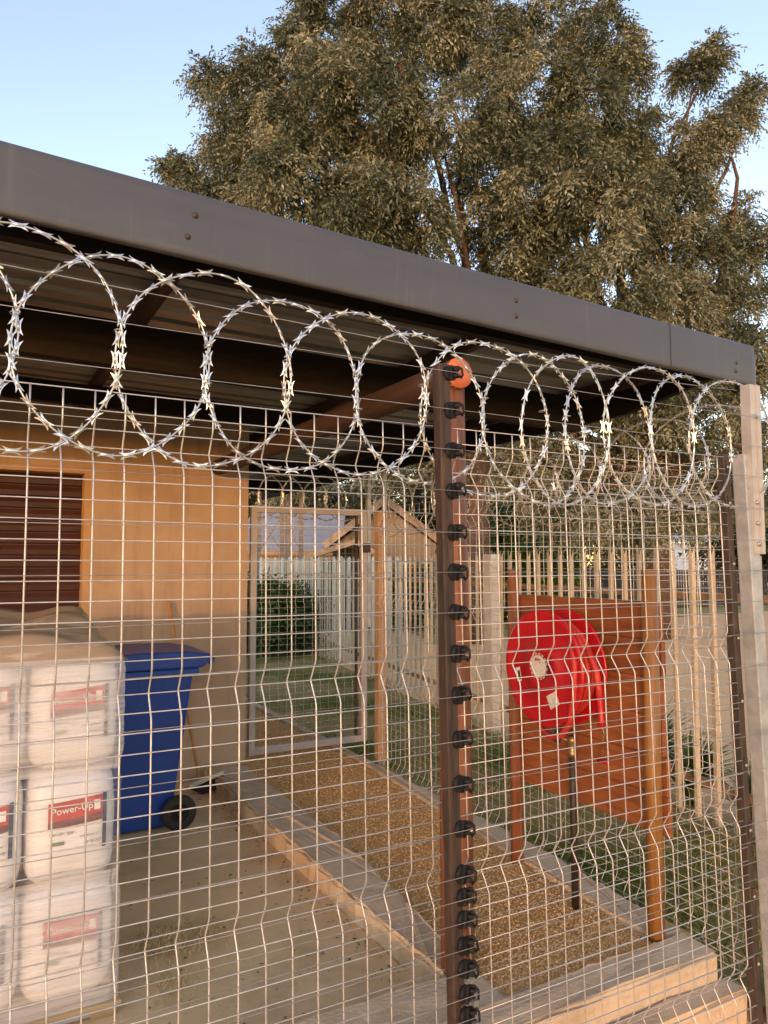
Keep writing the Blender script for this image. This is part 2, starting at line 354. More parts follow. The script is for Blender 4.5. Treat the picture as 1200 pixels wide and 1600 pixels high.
structure(MB().add([(-400, -400, -.03), (700, -400, -.03), (700, 700, -.03), (-400, 700, -.03)], [(0, 1, 2, 3)]).build('ground', 'sand'))
def pal_x(y): return 4.37 + (y - 3.3) * .159          # line of the palisade fence
sheet('lawn', [(2.79, 1.2), (pal_x(1.2) - .1, 1.2), (pal_x(16) - .1, 16), (14, 30), (3.5, 30), (2.79, 16)], .01, 'lawn')
sheet('unseen_verge', [(-60, -60), (60, -60), (60, .9), (-60, 1.2)], -.022, 'lawn')  # unseen darker ground behind the camera, added to cut light bounced under the roof
sheet('far_lawn', [(9, 14), (22, 17.5), (60, 20), (120, 60), (60, 90), (16, 32)], -.02, 'far_lawn')
sheet('road', [(35, 27), (90, 30), (90, 45), (45, 36)], -.012, 'road')

# concrete floor, kerbs and gravel strip
structure(MB().box(-8, 1.60, 2.46, 5.75, -.05, .10).build('concrete_floor', 'floor'))
def kerb(name, outline, z0, z1, m='concrete'):
    n = len(outline)
    vs = [(x, y, z0) for x, y in outline] + [(x, y, z1) for x, y in outline]
    fs = [tuple(range(n))[::-1], tuple(range(n, 2 * n))] + [(i, (i + 1) % n, n + (i + 1) % n, n + i) for i in range(n)]
    me = bpy.data.meshes.new(name); me.from_pydata(vs, [], fs)
    bm = bmesh.new(); bm.from_mesh(me); bmesh.ops.recalc_face_normals(bm, faces=bm.faces)
    bmesh.ops.subdivide_edges(bm, edges=[e for e in bm.edges if e.calc_length() > .5], cuts=60, use_grid_fill=True)
    bmesh.ops.bevel(bm, geom=[e for e in bm.edges if len(e.link_faces) == 2 and e.calc_face_angle(0) > .6], offset=.014, segments=2, affect='EDGES')
    for v in bm.verts:
        q = v.co * 9
        wob = Vector((math.sin(q.y * 1.7 + q.x) + math.sin(q.y * 4.1), math.sin(q.x * 1.9 + q.z) + math.sin(q.x * 4.7), math.sin(q.x + q.y * 1.3))) * .0022
        v.co += wob + Vector((random.uniform(-1, 1), random.uniform(-1, 1), random.uniform(-1, 1))) * .006
    bm.to_mesh(me); bm.free()
    return structure(link(name, me, m))
kerb('kerb_between_floor_and_gravel', [(1.602, 2.462), (1.74, 2.462), (1.80, 2.95), (1.885, 3.8), (1.90, 5.745), (1.602, 5.745)], -.05, .205)
kerb('kerb_front', [(-8, 2.065), (2.68, 2.065), (2.68, 2.245), (1.742, 2.245), (1.742, 2.458), (-8, 2.458)], -.05, .20)
kerb('kerb_side', [(2.525, 2.249), (2.695, 2.249), (2.785, 3.1), (2.835, 5.7), (2.90, 10), (2.78, 10), (2.735, 5.4), (2.585, 3.26)], -.05, .195)
kerb('step', [(-8, 1.955), (2.715, 1.955), (2.715, 2.061), (-8, 2.061)], -.05, .10)
structure(MB().box(1.65, 2.74, 2.249, 10, -.04, .178).build('gravel_bed', 'gravel_bed'))
# gravel stones: octahedra pressed out of shape
def stones(n, box, z, smin, smax):
    x0, x1, y0, y1 = box
    y = y0 + (y1 - y0) * rng.random(n) ** 1.7
    c = np.stack([x0 + (x1 - x0) * rng.random(n), y, np.full(n, z)], 1)
    s = smin + (smax - smin) * rng.random(n) ** 3
    xl = np.interp(y, [2.25, 2.95, 3.8, 5.75, 6], [1.742, 1.80, 1.885, 1.90, 1.95]); xr = np.interp(y, [2.25, 3.26, 5.4, 10], [2.525, 2.585, 2.735, 2.78])
    c = c[(c[:, 0] > xl + .004) & (c[:, 0] < xr - .004)]; n = len(c); s = s[:n]
    base = np.array([(1, 0, 0), (-1, 0, 0), (0, 1, 0), (0, -1, 0), (0, 0, 1), (0, 0, -1)], float)
    v = base[None] * (1 + .5 * (rng.random((n, 6, 1)) - .5)) + .35 * (rng.random((n, 6, 3)) - .5)
    v = v * s[:, None, None] * np.array([1, 1, .7])
    a = rng.random(n) * 6.28; ca, sa = np.cos(a)[:, None], np.sin(a)[:, None]
    v = np.stack([v[..., 0] * ca - v[..., 1] * sa, v[..., 0] * sa + v[..., 1] * ca, v[..., 2]], -1)
    v = v + c[:, None] + np.array([0, 0, 1.0]) * (s * .25)[:, None, None]
    t = np.array([(0, 2, 4), (2, 1, 4), (1, 3, 4), (3, 0, 4), (2, 0, 5), (1, 2, 5), (3, 1, 5), (0, 3, 5)])
    f = (np.arange(n) * 6)[:, None, None] + t[None]
    return v.reshape(-1, 3), f.reshape(-1, 3), np.repeat(rng.random(n), 8)
v, f, t = stones(76000, (1.74, 2.74, 2.255, 8.5), .178, .003, .0095)
tag(soup('gravel', v, f, 'stone', tint=t), 'ochre crushed gravel filling the strip between the two kerbs', 'gravel', kind='stuff')

# grass: thin bent blades
def blades(n, pts, hmin, hmax, wid, dry=.5):
    h = hmin + (hmax - hmin) * rng.random(n); a = rng.random(n) * 6.283; ln = rng.normal(0, .5, (n, 2)) * h[:, None]
    dx, dy = np.cos(a) * wid, np.sin(a) * wid
    p = pts
    v = np.empty((n, 4, 3))
    v[:, 0] = p + np.stack([-dx, -dy, 0 * dx], 1); v[:, 1] = p + np.stack([dx, dy, 0 * dx], 1)
    mid = p + np.concatenate([ln * .4, (h * .6)[:, None]], 1)
    v[:, 2] = mid + np.stack([dx, dy, 0 * dx], 1) * .7
    v[:, 3] = p + np.concatenate([ln, h[:, None]], 1)
    return v.reshape(-1, 3), np.arange(n * 4).reshape(n, 4)
def lawn_points(n, y0, y1, power=1.6):
    y = y0 + (y1 - y0) * rng.random(n) ** power
    xl = np.full(n, 2.86); xr = pal_x(y) + .1
    x = xl + (xr - xl) * rng.random(n)
    return np.stack([x, y, np.full(n, .01)], 1)
p = lawn_points(52000, 1.6, 15)
patch = np.sin(p[:, 0] * 3.1 + 1.3 * np.sin(p[:, 1] * 1.7)) + np.sin(p[:, 1] * 2.3 + p[:, 0] * 1.9)
p = p[rng.random(len(p)) < np.clip(.45 + .35 * patch, .12, 1)]
v, f = blades(len(p), p, .02, .065, .0035)
pt = np.sin(p[:, 0] * 3.1 + 1.3 * np.sin(p[:, 1] * 1.7)) + np.sin(p[:, 1] * 2.3 + p[:, 0] * 1.9)
tint = np.clip(.58 - .22 * pt + rng.normal(0, .16, len(p)), 0, 1)
tag(soup('grass', v, f, 'blade', tint=tint), 'patchy green and dry grass between the mesh fence and the palisade', 'grass', kind='stuff')

# ------------------------------------------------------------------ building with roller shutter
YW = 5.75
bld = thing('store_building', 'beige plastered building with a maroon shutter beside the blue bin', 'building', (1.0, YW, .1))
wb = MB()
wb.box(.738, 1.93, YW, YW + .22, .0, 2.93); wb.box(-8, -.70, YW, YW + .22, .0, 2.93); wb.box(-.70, .738, YW, YW + .22, 2.45, 2.93)
wb.box(1.71, 1.93, YW + .22, 10.0, .0, 2.93); wb.box(-8, 1.71, 9.78, 10.0, .0, 2.93)
wb.build('wall', 'wall', bld)
fr = MB()
fr.box(.697, .738, YW + .002, YW + .2, .1, 2.45); fr.box(-.70, -.66, YW + .002, YW + .2, .1, 2.45); fr.box(-.66, .697, YW + .002, YW + .2, 2.405, 2.45)
fr.build('frame', 'reveal', bld)
sh = MB().box(-.66, .697, YW + .15, YW + .18, .1, 2.405).build('shutter', 'slat', bld)
nsl = 27; hs = 2.3 / nsl
sm_ = MB()
sm_.add([(-.658, 0, .003), (.695, 0, .003), (.695, -.016, .012), (.695, -.02, hs * .55), (.695, -.006, hs - .004), (.695, 0, hs - .003),
         (-.658, -.016, .012), (-.658, -.02, hs * .55), (-.658, -.006, hs - .004), (-.658, 0, hs - .003)],
        [(0, 1, 2, 6), (6, 2, 3, 7), (7, 3, 4, 8), (8, 4, 5, 9), (1, 5, 4, 3, 2), (0, 6, 7, 8, 9)])
sl_me = sm_.mesh('slat')
for i in range(nsl):
    o = link('slat', sl_me, 'slat', sh); o.location = (0, YW + .149, .102 + i * hs)
# ------------------------------------------------------------------ roof over the yard
roof = thing('canopy_roof', 'flat tin roof with charcoal fascia over the yard', 'roof', (1.0, 2.6, 2.6))
FY0 = 2.45
def ftop(x): return 3.038 - .0343 * x
def fbot(x): return 2.801 - .0317 * x
def fascia_piece(x0, x1, proud, n=14, endcap=False):
    mb = MB(); rows = []
    for i in range(n + 1):
        x = x0 + (x1 - x0) * i / n
        t, b_ = ftop(x), fbot(x); y = FY0 - proud
        k = 0
        if endcap:
            d = max(0, x - (x1 - .035)) / .035
            k = .03 * (1 - math.sqrt(max(0, 1 - d * d)))
        prof = [(y + .10, t - .004 - k), (y + .035, t - k), (y + .018, t - .003 - k), (y + .007, t - .010 - k), (y + .001, t - .022 - k), (y, t - .04 - k), (y, t - .09), (y - .0015, t - .115), (y, b_ + .03),
                (y, b_ + .006 + k * .3), (y + .004, b_ + k * .3), (y + .03, b_ + .001 + k * .3), (y + .03, b_ + .014)]
        rows.append([(x, p[0] + (k * .6), p[1]) for p in prof])
    m_ = len(rows[0])
    vs = [p for r_ in rows for p in r_]
    fs = [(i * m_ + j, (i + 1) * m_ + j, (i + 1) * m_ + j + 1, i * m_ + j + 1) for i in range(n) for j in range(m_ - 1)]
    mb.add(vs, fs, True)
    if endcap:
        x = x1; mb.add([(x, FY0 + .02, ftop(x) - .03), (x, FY0 + .02, fbot(x) + .008), (x, FY0 + .14, fbot(x) + .008), (x, FY0 + .14, ftop(x) - .03)], [(0, 1, 2, 3)])
    return mb.build('fascia', 'fascia', roof)
f1 = fascia_piece(-8, 2.97, 0, 10)
f2 = fascia_piece(2.955, 3.63, .003, 24, True)
scr = MB().lathe([(.0001, -.006), (.004, -.006), (.0045, -.003), (.0085, -.002), (.009, 0)], (0, 0, 0), 'Y', 10).mesh('screw')
for x, z, pa, pr in ((.622, 2.928, f1, 0), (.598, 2.849, f1, 0), (1.998, 2.873, f1, 0), (1.997, 2.806, f1, 0), (3.449, 2.795, f2, .003), (3.44, 2.75, f2, .003), (-.75, 2.95, f1, 0), (-.75, 2.88, f1, 0)):
    o = link('screw', scr, 'dark_steel', pa); o.location = (x, FY0 - pr, z)
    o.scale = (1.3, 1.3, 1.3)
ZS = lambda x: 2.965 - .02 * x
# corrugated sheets, ribs running along the fascia
for k in range(11):
    y0 = 2.50 + k * .686; prof = []
    for r_ in range(4):
        b_ = y0 + r_ * .1715
        prof += [(b_, 0), (b_ + .105, 0), (b_ + .122, .030), (b_ + .155, .030)]
    prof.append((y0 + .686 + .012, .002))
    mb = MB(); m_ = len(prof)
    vs = [(x, py, ZS(x) + pz + .001 * k) for x in (-8, 3.58) for py, pz in prof]
    mb.add(vs, [(j, j + 1, m_ + j + 1, m_ + j) for j in range(m_ - 1)])
    mb.build('roof_sheet', 'sheet', roof)
# purlins run back from the fascia, rafters run along it below them
for x in (-6.9, -5.4, -3.9, -2.4, -.86, .66, 2.2, 3.45):
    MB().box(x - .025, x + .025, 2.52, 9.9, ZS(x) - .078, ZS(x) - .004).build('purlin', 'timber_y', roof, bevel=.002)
for y, zb, w_ in ((2.64, .085, .05), (3.58, .21, .075), (4.96, .13, .06), (7.2, .15, .06), (9.0, .15, .06)):
    a, b_ = (-8, y, ZS(-8) - .08 - zb / 2), (3.42, y, ZS(3.42) - .08 - zb / 2)
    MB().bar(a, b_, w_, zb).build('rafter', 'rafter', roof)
prof = [(2.53, 2.86), (2.53, 2.80), (2.75, 2.765), (3.3, 2.685), (10, 2.66), (10, 2.86)]
MB().add([(x, y, z) for x in (3.545, 3.585) for y, z in prof], [(0, 1, 2, 3, 4, 5), (11, 10, 9, 8, 7, 6)] + [(i, (i + 1) % 6, 6 + (i + 1) % 6, 6 + i) for i in range(6)]).build('barge_board', 'rafter', roof)
# log beams carried by the posts
for x in (1.668,):
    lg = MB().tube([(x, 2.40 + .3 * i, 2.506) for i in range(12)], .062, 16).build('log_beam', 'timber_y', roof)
    MB().lathe([(.0001, -.004), (.03, -.0045), (.0585, -.003), (.0615, .001), (.0615, .02)], (x, 2.398, 2.506), 'Y', 24).build('sawn_end', 'log_end', lg)
post = MB()
post.tube([(1.69, 2.47, .195), (1.687, 2.47, .9), (1.68, 2.472, 1.7), (1.672, 2.475, 2.46)], [.066, .065, .062, .060], 14)
o = post.build('timber_post', 'timber')
tag(o, 'brown stained timber post carrying the round roof log', 'post')

# ------------------------------------------------------------------ front fence: mesh panels with pressed V folds
ZTOP, YTOP, LEAN = 2.185, 1.971, math.tan(R(1.86))
def FYz(z): return YTOP + (z - ZTOP) * LEAN
APEX = (.15, .80, 1.45, 2.10); HALF = .0715; VD = .039; VH = .060
def fold(s):
    z = s; d = 0.
    for a in APEX:
        t = s - (a - HALF)
        if t <= 0: continue
        z -= min(t, 2 * HALF) * (1 - VH / HALF)
        if t < 2 * HALF: d = (t if t < HALF else 2 * HALF - t) * VD / HALF
    return z, d
def fold_path():
    ss = [0, .04]
    for a in APEX: ss += [a - HALF - .006, a - HALF + .006, a - .006, a + .006, a + HALF - .006, a + HALF + .006]
    ss += [2.25]
    ss = sorted(ss)
    out = []
    for s in ss:
        z, d = fold(s); out.append((z, d))
    return out
FP = fold_path()
def vwire_mesh(lean, r, top=ZTOP, sgn=1):
    return MB().tube([(0, (YTOP if lean else 0) - z * (LEAN if lean else 0) + d * sgn, top - z) for z, d in FP], r, 6).mesh('vertical_wire')
vw = vwire_mesh(True, .0023)
ROWS = [i * .05 for i in range(46)]
def front_panel(label, x0, ncol, xa, xb):
    t = thing('mesh_panel', label, 'mesh fence', ((xa + xb) / 2, YTOP - .07, 0), group='welded mesh panels along the front')
    for k in range(ncol):
        o = link('vertical_wire', vw, 'galv', t); o.location = (x0 + .075 * k + random.uniform(-.001, .001), 0, 0)
        o.rotation_euler = (0, random.uniform(-.0008, .0008), 0)
    hw = MB().tube([(xa, 0, 0), (xa + (xb - xa) * .33, 0, .001), (xa + (xb - xa) * .7, 0, -.001), (xb, 0, 0)], .0017, 6).mesh('horizontal_wire')
    for s in ROWS:
        z, d = fold(s)
        o = link('horizontal_wire', hw, 'galv', t); o.location = (0, YTOP - z * LEAN + d - .0046, ZTOP - z); o.rotation_euler = (0, random.uniform(-.0006, .0006), 0)
    return t
X0 = .1086
front_panel('welded mesh panel in front of the bagged pallet and bin', X0 - .075 * 8, 24, X0 - .62, X0 + .075 * 15 + .03)
front_panel('welded mesh panel in front of the red hose reel', X0 + .075 * 16 + .0513, 18, X0 + .075 * 16 + .02, X0 + .075 * 33 + .085)

# steel post with insulators
sp = thing('steel_post', 'rusty dark steel fence post studded with black insulators', 'post', (1.28, FYz(0) - .045, 0))
def lean_box(x0, x1, dy0, dy1, z0, z1):
    ys = [(FYz(z) + dy) for z in (z0, z1) for dy in (dy0, dy1)]
    vs = [(x0, ys[0], z0), (x1, ys[0], z0), (x1, ys[1], z0), (x0, ys[1], z0), (x0, ys[2], z1), (x1, ys[2], z1), (x1, ys[3], z1), (x0, ys[3], z1)]
    return MB().add(vs, [(3, 2, 1, 0), (4, 5, 6, 7), (0, 1, 5, 4), (1, 2, 6, 5), (2, 3, 7, 6), (3, 0, 4, 7)])
lean_box(1.254, 1.295, -.062, -.021, -.03, 2.378).build('tube', 'rust_post', sp, bevel=.005)
lean_box(1.270, 1.2735, -.0635, -.0605, .0, 2.37).build('seam', 'rust_post', sp)
INS = [2.359, 2.24, 2.114, 1.986, 1.858, 1.737, 1.616, 1.491, 1.367, 1.238, 1.11, .981, .852, .788, .725, .651, .589, .519, .458, .395, .33]
ib = MB()
ib.lathe([(.0001, -.004), (.013, -.004), (.0215, 0), (.0215, .008), (.012, .012), (.0001, .012)], (0, 0, 0), 'Y', 18)
ib.lathe([(.0001, -.014), (.012, -.013), (.0125, -.007), (.006, -.004), (.006, .004), (.0125, .007), (.012, .013), (.0001, .014)], (.012, -.017, 0), 'Z', 14)
ib.tube([(.012, -.006, .017), (.02, -.02, .017), (.02, -.032, .010), (.02, -.034, -.008), (.018, -.026, -.016)], .0036, 6)
ib.box(-.005, .012, -.012, -.003, -.02, .02)
ime = ib.mesh('insulator')
for i, z in enumerate(INS):
    z -= .012
    o = link('insulator', ime, 'black', sp); o.location = (1.291, FYz(z) - .064, z); o.rotation_euler = (random.uniform(-.08, .08), random.uniform(-.25, .25), R(26) + random.uniform(-.18, .18))
    o.scale = (1.05, 1.05, 1.2 * random.uniform(.94, 1.08))
for z in (.52, .46):
    z -= .03
    o = MB().box(1.302, 1.318, FYz(z) - .094, FYz(z) - .082, z - .008, z + .008).build('wire_clamp', 'steel', sp)
# electric strands
ef = thing('electric_fence', 'thin electric strands running past the steel post', 'electric fence', (1.3, 1.85, 0))
st = MB().tube([(-.7, 0, 0), (.2, 0, -.002), (1.31, 0, 0), (2.1, 0, -.003), (2.95, 0, 0)], .0011, 5).mesh('strand')
for z in INS:
    z -= .012
    o = link('strand', st, 'hot', ef); o.location = (0, FYz(z) - .083, z)
o = link('strand', MB().tube([(-.7, 0, 2.50), (.03, 0, 2.474), (1.22, 0, 2.441), (1.7, 0, 2.441), (2.79, 0, 2.478)], .0016, 5).mesh('strand'), 'hot', ef); o.location = (0, YTOP + .012, 0)
o['label'] = 'topmost support wire threaded through the razor coil'

# corner posts on the right
cpz = 2.2
gp = thing('galvanised_corner_post', 'grey galvanised corner post with bolted angle iron extension', 'post', (2.80, 1.93, 0))
lean_box(2.745, 2.808, -.045, .015, -.03, cpz).build('post_tube', 'galv_post', gp, bevel=.004)
ang = MB()
ys = FYz(2.2) - .05
ang.box(2.772, 2.835, ys - .014, ys - .009, 1.79, 2.487); ang.box(2.802, 2.807, ys - .022, ys - .0145, 1.79, 2.487)
ang.box(2.768, 2.7715, ys - .014, ys + .03, 1.79, 2.487)
ao = ang.build('angle_extension', 'bright_angle', gp)
bolt = MB().lathe([(.0001, -.009), (.007, -.009), (.009, -.006), (.009, 0)], (0, 0, 0), 'Y', 8).mesh('bolt')
for z in (1.83, 1.915, 2.0):
    o = link('bolt', bolt, 'steel', ao); o.location = (2.787, ys - .014, z)
bp = thing('brown_corner_post', 'dark brown steel post bolted beside the galvanised corner post', 'post', (2.70, 1.95, 0))
lean_box(2.706, 2.741, .022, .06, -.03, 2.205).build('post_tube', 'dark_steel', bp, bevel=.003)
for z in (.2, .45, .7, .95, 1.2, 1.45, 1.75, 2.0, 2.15):
    o = link('bolt', bolt, 'steel', bp); o.location = (2.726, FYz(z) + .022, z); o.scale = (.8, .8, .8)
    MB().box(2.716, 2.736, FYz(z) + .0185, FYz(z) + .0215, z - .03, z + .03).build('bracket', 'dark_steel', bp)

# ------------------------------------------------------------------ razor wire
def barb_mesh():
    L, W, T = .0225, .0105, .0007
    o = [(-L, W), (-.006, .0055), (.006, .0055), (L, W), (.0125, 0.0015), (L, -W), (.006, -.0055), (-.006, -.0055), (-L, -W), (-.0125, -.0015)]
    n = len(o)
    vs = [(x, y, T + abs(y) * .14) for x, y in o] + [(x, y, -T + abs(y) * .14) for x, y in o]
    m_ = MB().add(vs, [tuple(range(n)), tuple(range(n, 2 * n))[::-1]] + [(i, (i + 1) % n, n + (i + 1) % n, n + i) for i in range(n)])
    m_.tube([(-.013, 0, 0), (.013, 0, 0)], .0036, 6)
    return m_.mesh('barb')
barb_me = barb_mesh()
def frame_at(p, t, roll):
    t = t.normalized(); a = Vector((0, 1, 0))
    n_ = (a - t * a.dot(t)).normalized(); b_ = t.cross(n_)
    nn = n_ * math.cos(roll) + b_ * math.sin(roll); bb = nn.cross(t)
    # local x along strand, y across (barb spread), z normal
    return Matrix(((t.x, bb.x, nn.x, p.x), (t.y, bb.y, nn.y, p.y), (t.z, bb.z, nn.z, p.z), (0, 0, 0, 1)))
CENT = [-.41, -.165, .07, .31, .542, .77, 1.0, 1.227, 1.469, 1.719, 1.83, 2.014, 2.265, 2.475, 2.737]
TOPS = [2.575, 2.57, 2.566, 2.546, 2.535, 2.514, 2.503, 2.485, 2.478, 2.477, 2.482, 2.487, 2.499, 2.505, 2.501]
BOTS = [2.03, 2.03, 2.02, 2.03, 2.015, 2.012, 2.015, 2.0, 1.972, 1.958, 1.962, 1.966, 1.974, 1.976, 1.98]
def coil(name, label, cents, tops, bots, place, nsingle, strand='razor', group=None, pitch=.235):
    t = thing(name, label, 'razor wire', place(cents[len(cents) // 2], 2.0, 0), group=group)
    for k in range(len(cents)):
        c = cents[k]
        wl = (c - cents[k - 1]) if k else pitch
        wr = (cents[k + 1] - c) if k + 1 < len(cents) else pitch
        if wl < .15: wl = .2
        if wr < .15: wr = .2
        zc, rz = (tops[k] + bots[k]) / 2, (tops[k] - bots[k]) / 2
        N = 56; ph = random.uniform(0, .6); off = .014 if k % 2 else -.014
        tw = random.uniform(-.02, .02)
        pts = []
        for i in range(N):
            a = 2 * math.pi * i / N
            ca, sa = math.cos(a), math.sin(a)
            rx = (wr if ca > 0 else wl) * 1.035
            # neighbouring loops lie flat against each other where they are clipped
            wob = .004 * math.sin(3 * a + k) + .003 * math.sin(5 * a + 2 * k)
            pts.append(Vector(place(c + rx * ca * (1 + wob) + tw * sa * .5, zc + rz * sa + wob, off * math.sin(a * 1.0 + .5) + off * .6)))
        lp = MB().tube(pts, .0026, 6, closed=True).build('loop', strand, t)
        P_ = [p for p in pts] + [pts[0]]
        seg = [(P_[i + 1] - P_[i]).length for i in range(N)]; tot = sum(seg)
        nb = int(tot / .0535); mats = []
        for j in range(nb):
            d = tot * (j + ph) / nb % tot; i = 0
            while i < N - 1 and d > seg[i]: d -= seg[i]; i += 1
            p = P_[i].lerp(P_[i + 1], min(1, d / seg[i])); tg = P_[i + 1] - P_[i]
            mats.append(frame_at(p, tg, random.gauss(0, .55)))
        if k < nsingle:
            for m_ in mats:
                o = link('barb', barb_me, 'barb', lp); o.matrix_basis = m_
        else:
            b_ = MB()
            bv = [Vector(v_.co) for v_ in barb_me.vertices]; bf = [tuple(q.vertices) for q in barb_me.polygons]
            for m_ in mats: b_.add([m_ @ q for q in bv], bf)
            link('barbs', b_.mesh('barbs'), 'barb', lp)['kind'] = 'stuff'
    # clips
    for k in range(len(cents) - 1):
        z = (tops[k] + bots[k]) / 2
        for dz in (-.05, .055):
            MB().tube([place(cents[k] + (cents[k + 1] - cents[k]) - .0 + .011 * math.cos(a), z + dz, .016 * math.sin(a)) for a in [i * .7854 for i in range(8)]], .0016, 5, closed=True).build('clip', 'steel', t)
    return t
coil('razor_coil', 'overlapping razor wire loops along the top of the front mesh', CENT, TOPS, BOTS, lambda x, z, d: (x, YTOP + .0 + d, z), 10)
sc_c = [2.15 + .33 * i for i in range(10)]
coil('razor_coil', 'weathered razor wire loops above the receding side fence', sc_c, [2.44] * 10, [1.97] * 10, lambda y, z, d: (2.80 + d + (y - 2) * .03, y, z), 0, pitch=.33)

# ------------------------------------------------------------------ side fence, gate and gate post
sf = thing('side_mesh_fence', 'welded mesh fence receding beside the gravel strip', 'mesh fence', (2.82, 3.6, 0))
SX = lambda y: 2.79 + (y - 2.0) * .036
svw = MB().tube([(-d, 0, 2.2 - z) for z, d in FP], .0017, 5).mesh('vertical_wire')
y = 2.06
while y < 5.3:
    o = link('vertical_wire', svw, 'galv', sf); o.location = (SX(y), y, 0); y += .075
shw = MB().tube([(0, 2.0, 0), (.036 * 1.6, 3.6, .002), (.036 * 3.33, 5.33, 0)], .0013, 5).mesh('horizontal_wire')
for s in ROWS:
    z, d = fold(s)
    o = link('horizontal_wire', shw, 'galv', sf); o.location = (2.79 - d + .0045, 0, 2.2 - z)
gpo = thing('gate_post', 'orange lit weathered gate post with grey extension above', 'post', (2.93, 5.36, .0))
MB().box(2.895, 2.965, 5.33, 5.40, .0, 2.19).build('post_body', 'orange_post', gpo, bevel=.005)
MB().box(2.967, 3.0, 5.38, 5.41, 1.9, 2.52).build('extension', 'galv_post', gpo, bevel=.003)
gt = thing('yard_gate', 'grey framed mesh gate closing the gravel strip beside the building', 'gate', (2.45, 5.78, .2))
GX0, GX1, GY = 1.965, 3.02, 5.79
for a in ((GX0, GX0 + .05, .235, 2.225), (GX1 - .055, GX1, .235, 2.225)):
    MB().box(a[0], a[1], GY - .025, GY + .025, a[2], a[3]).build('stile', 'gate', gt, bevel=.003)
for z0, z1 in ((.235, .29), (2.17, 2.225)):
    MB().box(GX0 + .051, GX1 - .056, GY - .023, GY + .023, z0, z1).build('rail', 'gate', gt, bevel=.003)
MB().box(GX1 - .105, GX1 - .085, GY - .01, GY + .01, .292, 2.168).build('stile', 'rust_post', gt)
MB().box(GX1 - .05, GX1 + .02, GY - .05, GY - .027, 1.85, 1.93).build('latch', 'rust_post', gt, bevel=.004)
MB().box(GX1 + .005, GX1 + .04, GY - .02, GY + .02, 1.2, 2.52).build('extension', 'galv_post', gt, bevel=.003)
gv = MB().tube([(0, 0, .29), (0, .0, .75), (0, .02, .80), (0, 0, .85), (0, 0, 1.4), (0, .02, 1.45), (0, 0, 1.5), (0, 0, 2.17)], .0014, 5).mesh('vertical_wire')
x = GX0 + .1
while x < GX1 - .12:
    o = link('vertical_wire', gv, 'galv', gt); o.location = (x, GY, 0); x += .075
gh = MB().tube([(GX0 + .05, 0, 0), (GX1 - .06, 0, 0)], .0011, 5).mesh('horizontal_wire')
for k in range(37):
    o = link('horizontal_wire', gh, 'galv', gt); o.location = (0, GY - .004, .34 + k * .05)
coil('razor_coil', 'small razor wire loops hanging over the yard gate', [2.05 + .2 * i for i in range(5)], [2.5] * 5, [2.13] * 5, lambda x, z, d: (x, GY + .05 + d, z), 0, pitch=.2)

# ------------------------------------------------------------------ wrapped pallet of bags
def bag_surface(u, v, n=5.0):
    return max(0, 1 - abs(u) ** n - abs(v) ** n) ** (1 / n)
def bag_mesh(a, b_, c_, seed):
    """soft block: half sizes a (x), b (y), c (z)"""
    me = bpy.data.meshes.new('bag'); bm = bmesh.new()
    bmesh.ops.create_cube(bm, size=2)
    bmesh.ops.subdivide_edges(bm, edges=bm.edges[:], cuts=11, use_grid_fill=True)
    rs = random.Random(seed); ph = [rs.uniform(0, 6) for _ in range(4)]
    for vt in bm.verts:
        p = vt.co; k = (abs(p.x) ** 5 + abs(p.y) ** 5 + abs(p.z) ** 5) ** .2
        q = p / k
        w_ = 1 + .012 * math.sin(7 * q.z + ph[0]) * math.sin(3 * q.x + ph[1])
        vt.co = Vector((q.x * a * w_, q.y * b_ * w_, q.z * c_))
    for fc in bm.faces: fc.smooth = True
    bm.to_mesh(me); bm.free(); return me
BA, BB, BC = .160, .235, .2135
BX = [.355 - .318 * i for i in range(7)]; BZ = [.155 + BC + i * .414 for i in range(3)]; YF = 3.0
def on_bag(x, z, cx, cz, eps=.003):
    u = min(.97, max(-.97, (x - cx) / BA)); v_ = min(.97, max(-.97, (z - cz) / BC))
    return (x, YF + BB - BB * bag_surface(u, v_) - eps - .006, z)
def patch0(cx, cz, x0, x1, z0, z1, eps, nx=8, nz=5, skew=0):
    vs = []
    for j in range(nz + 1):
        for i in range(nx + 1):
            x = x0 + (x1 - x0) * i / nx; z = z0 + (z1 - z0) * j / nz + skew * i / nx
            vs.append(on_bag(cx + x, cz + z, cx, cz, eps))
    fs = [(j * (nx + 1) + i, j * (nx + 1) + i + 1, (j + 1) * (nx + 1) + i + 1, (j + 1) * (nx + 1) + i) for j in range(nz) for i in range(nx)]
    return MB().add(vs, fs, True)
rown = ['bottom', 'middle', 'top']; coln = ['end', 'second', 'third', 'fourth', 'fifth', 'sixth', 'seventh']
_let = []
def letter_mesh():
    if not _let:
        cu = bpy.data.curves.new('lettering', 'FONT'); cu.body = 'Power-Up'; cu.size = .034; cu.extrude = .0004; cu.offset = .0004; cu.resolution_u = 3
        to = bpy.data.objects.new('lettering', cu); col.objects.link(to); bpy.context.view_layer.update()
        me = bpy.data.meshes.new_from_object(to.evaluated_get(bpy.context.evaluated_depsgraph_get()))
        bpy.data.objects.remove(to); bpy.data.curves.remove(cu); me.materials.clear(); me.name = 'lettering'; _let.append(me)
    return _let[0]
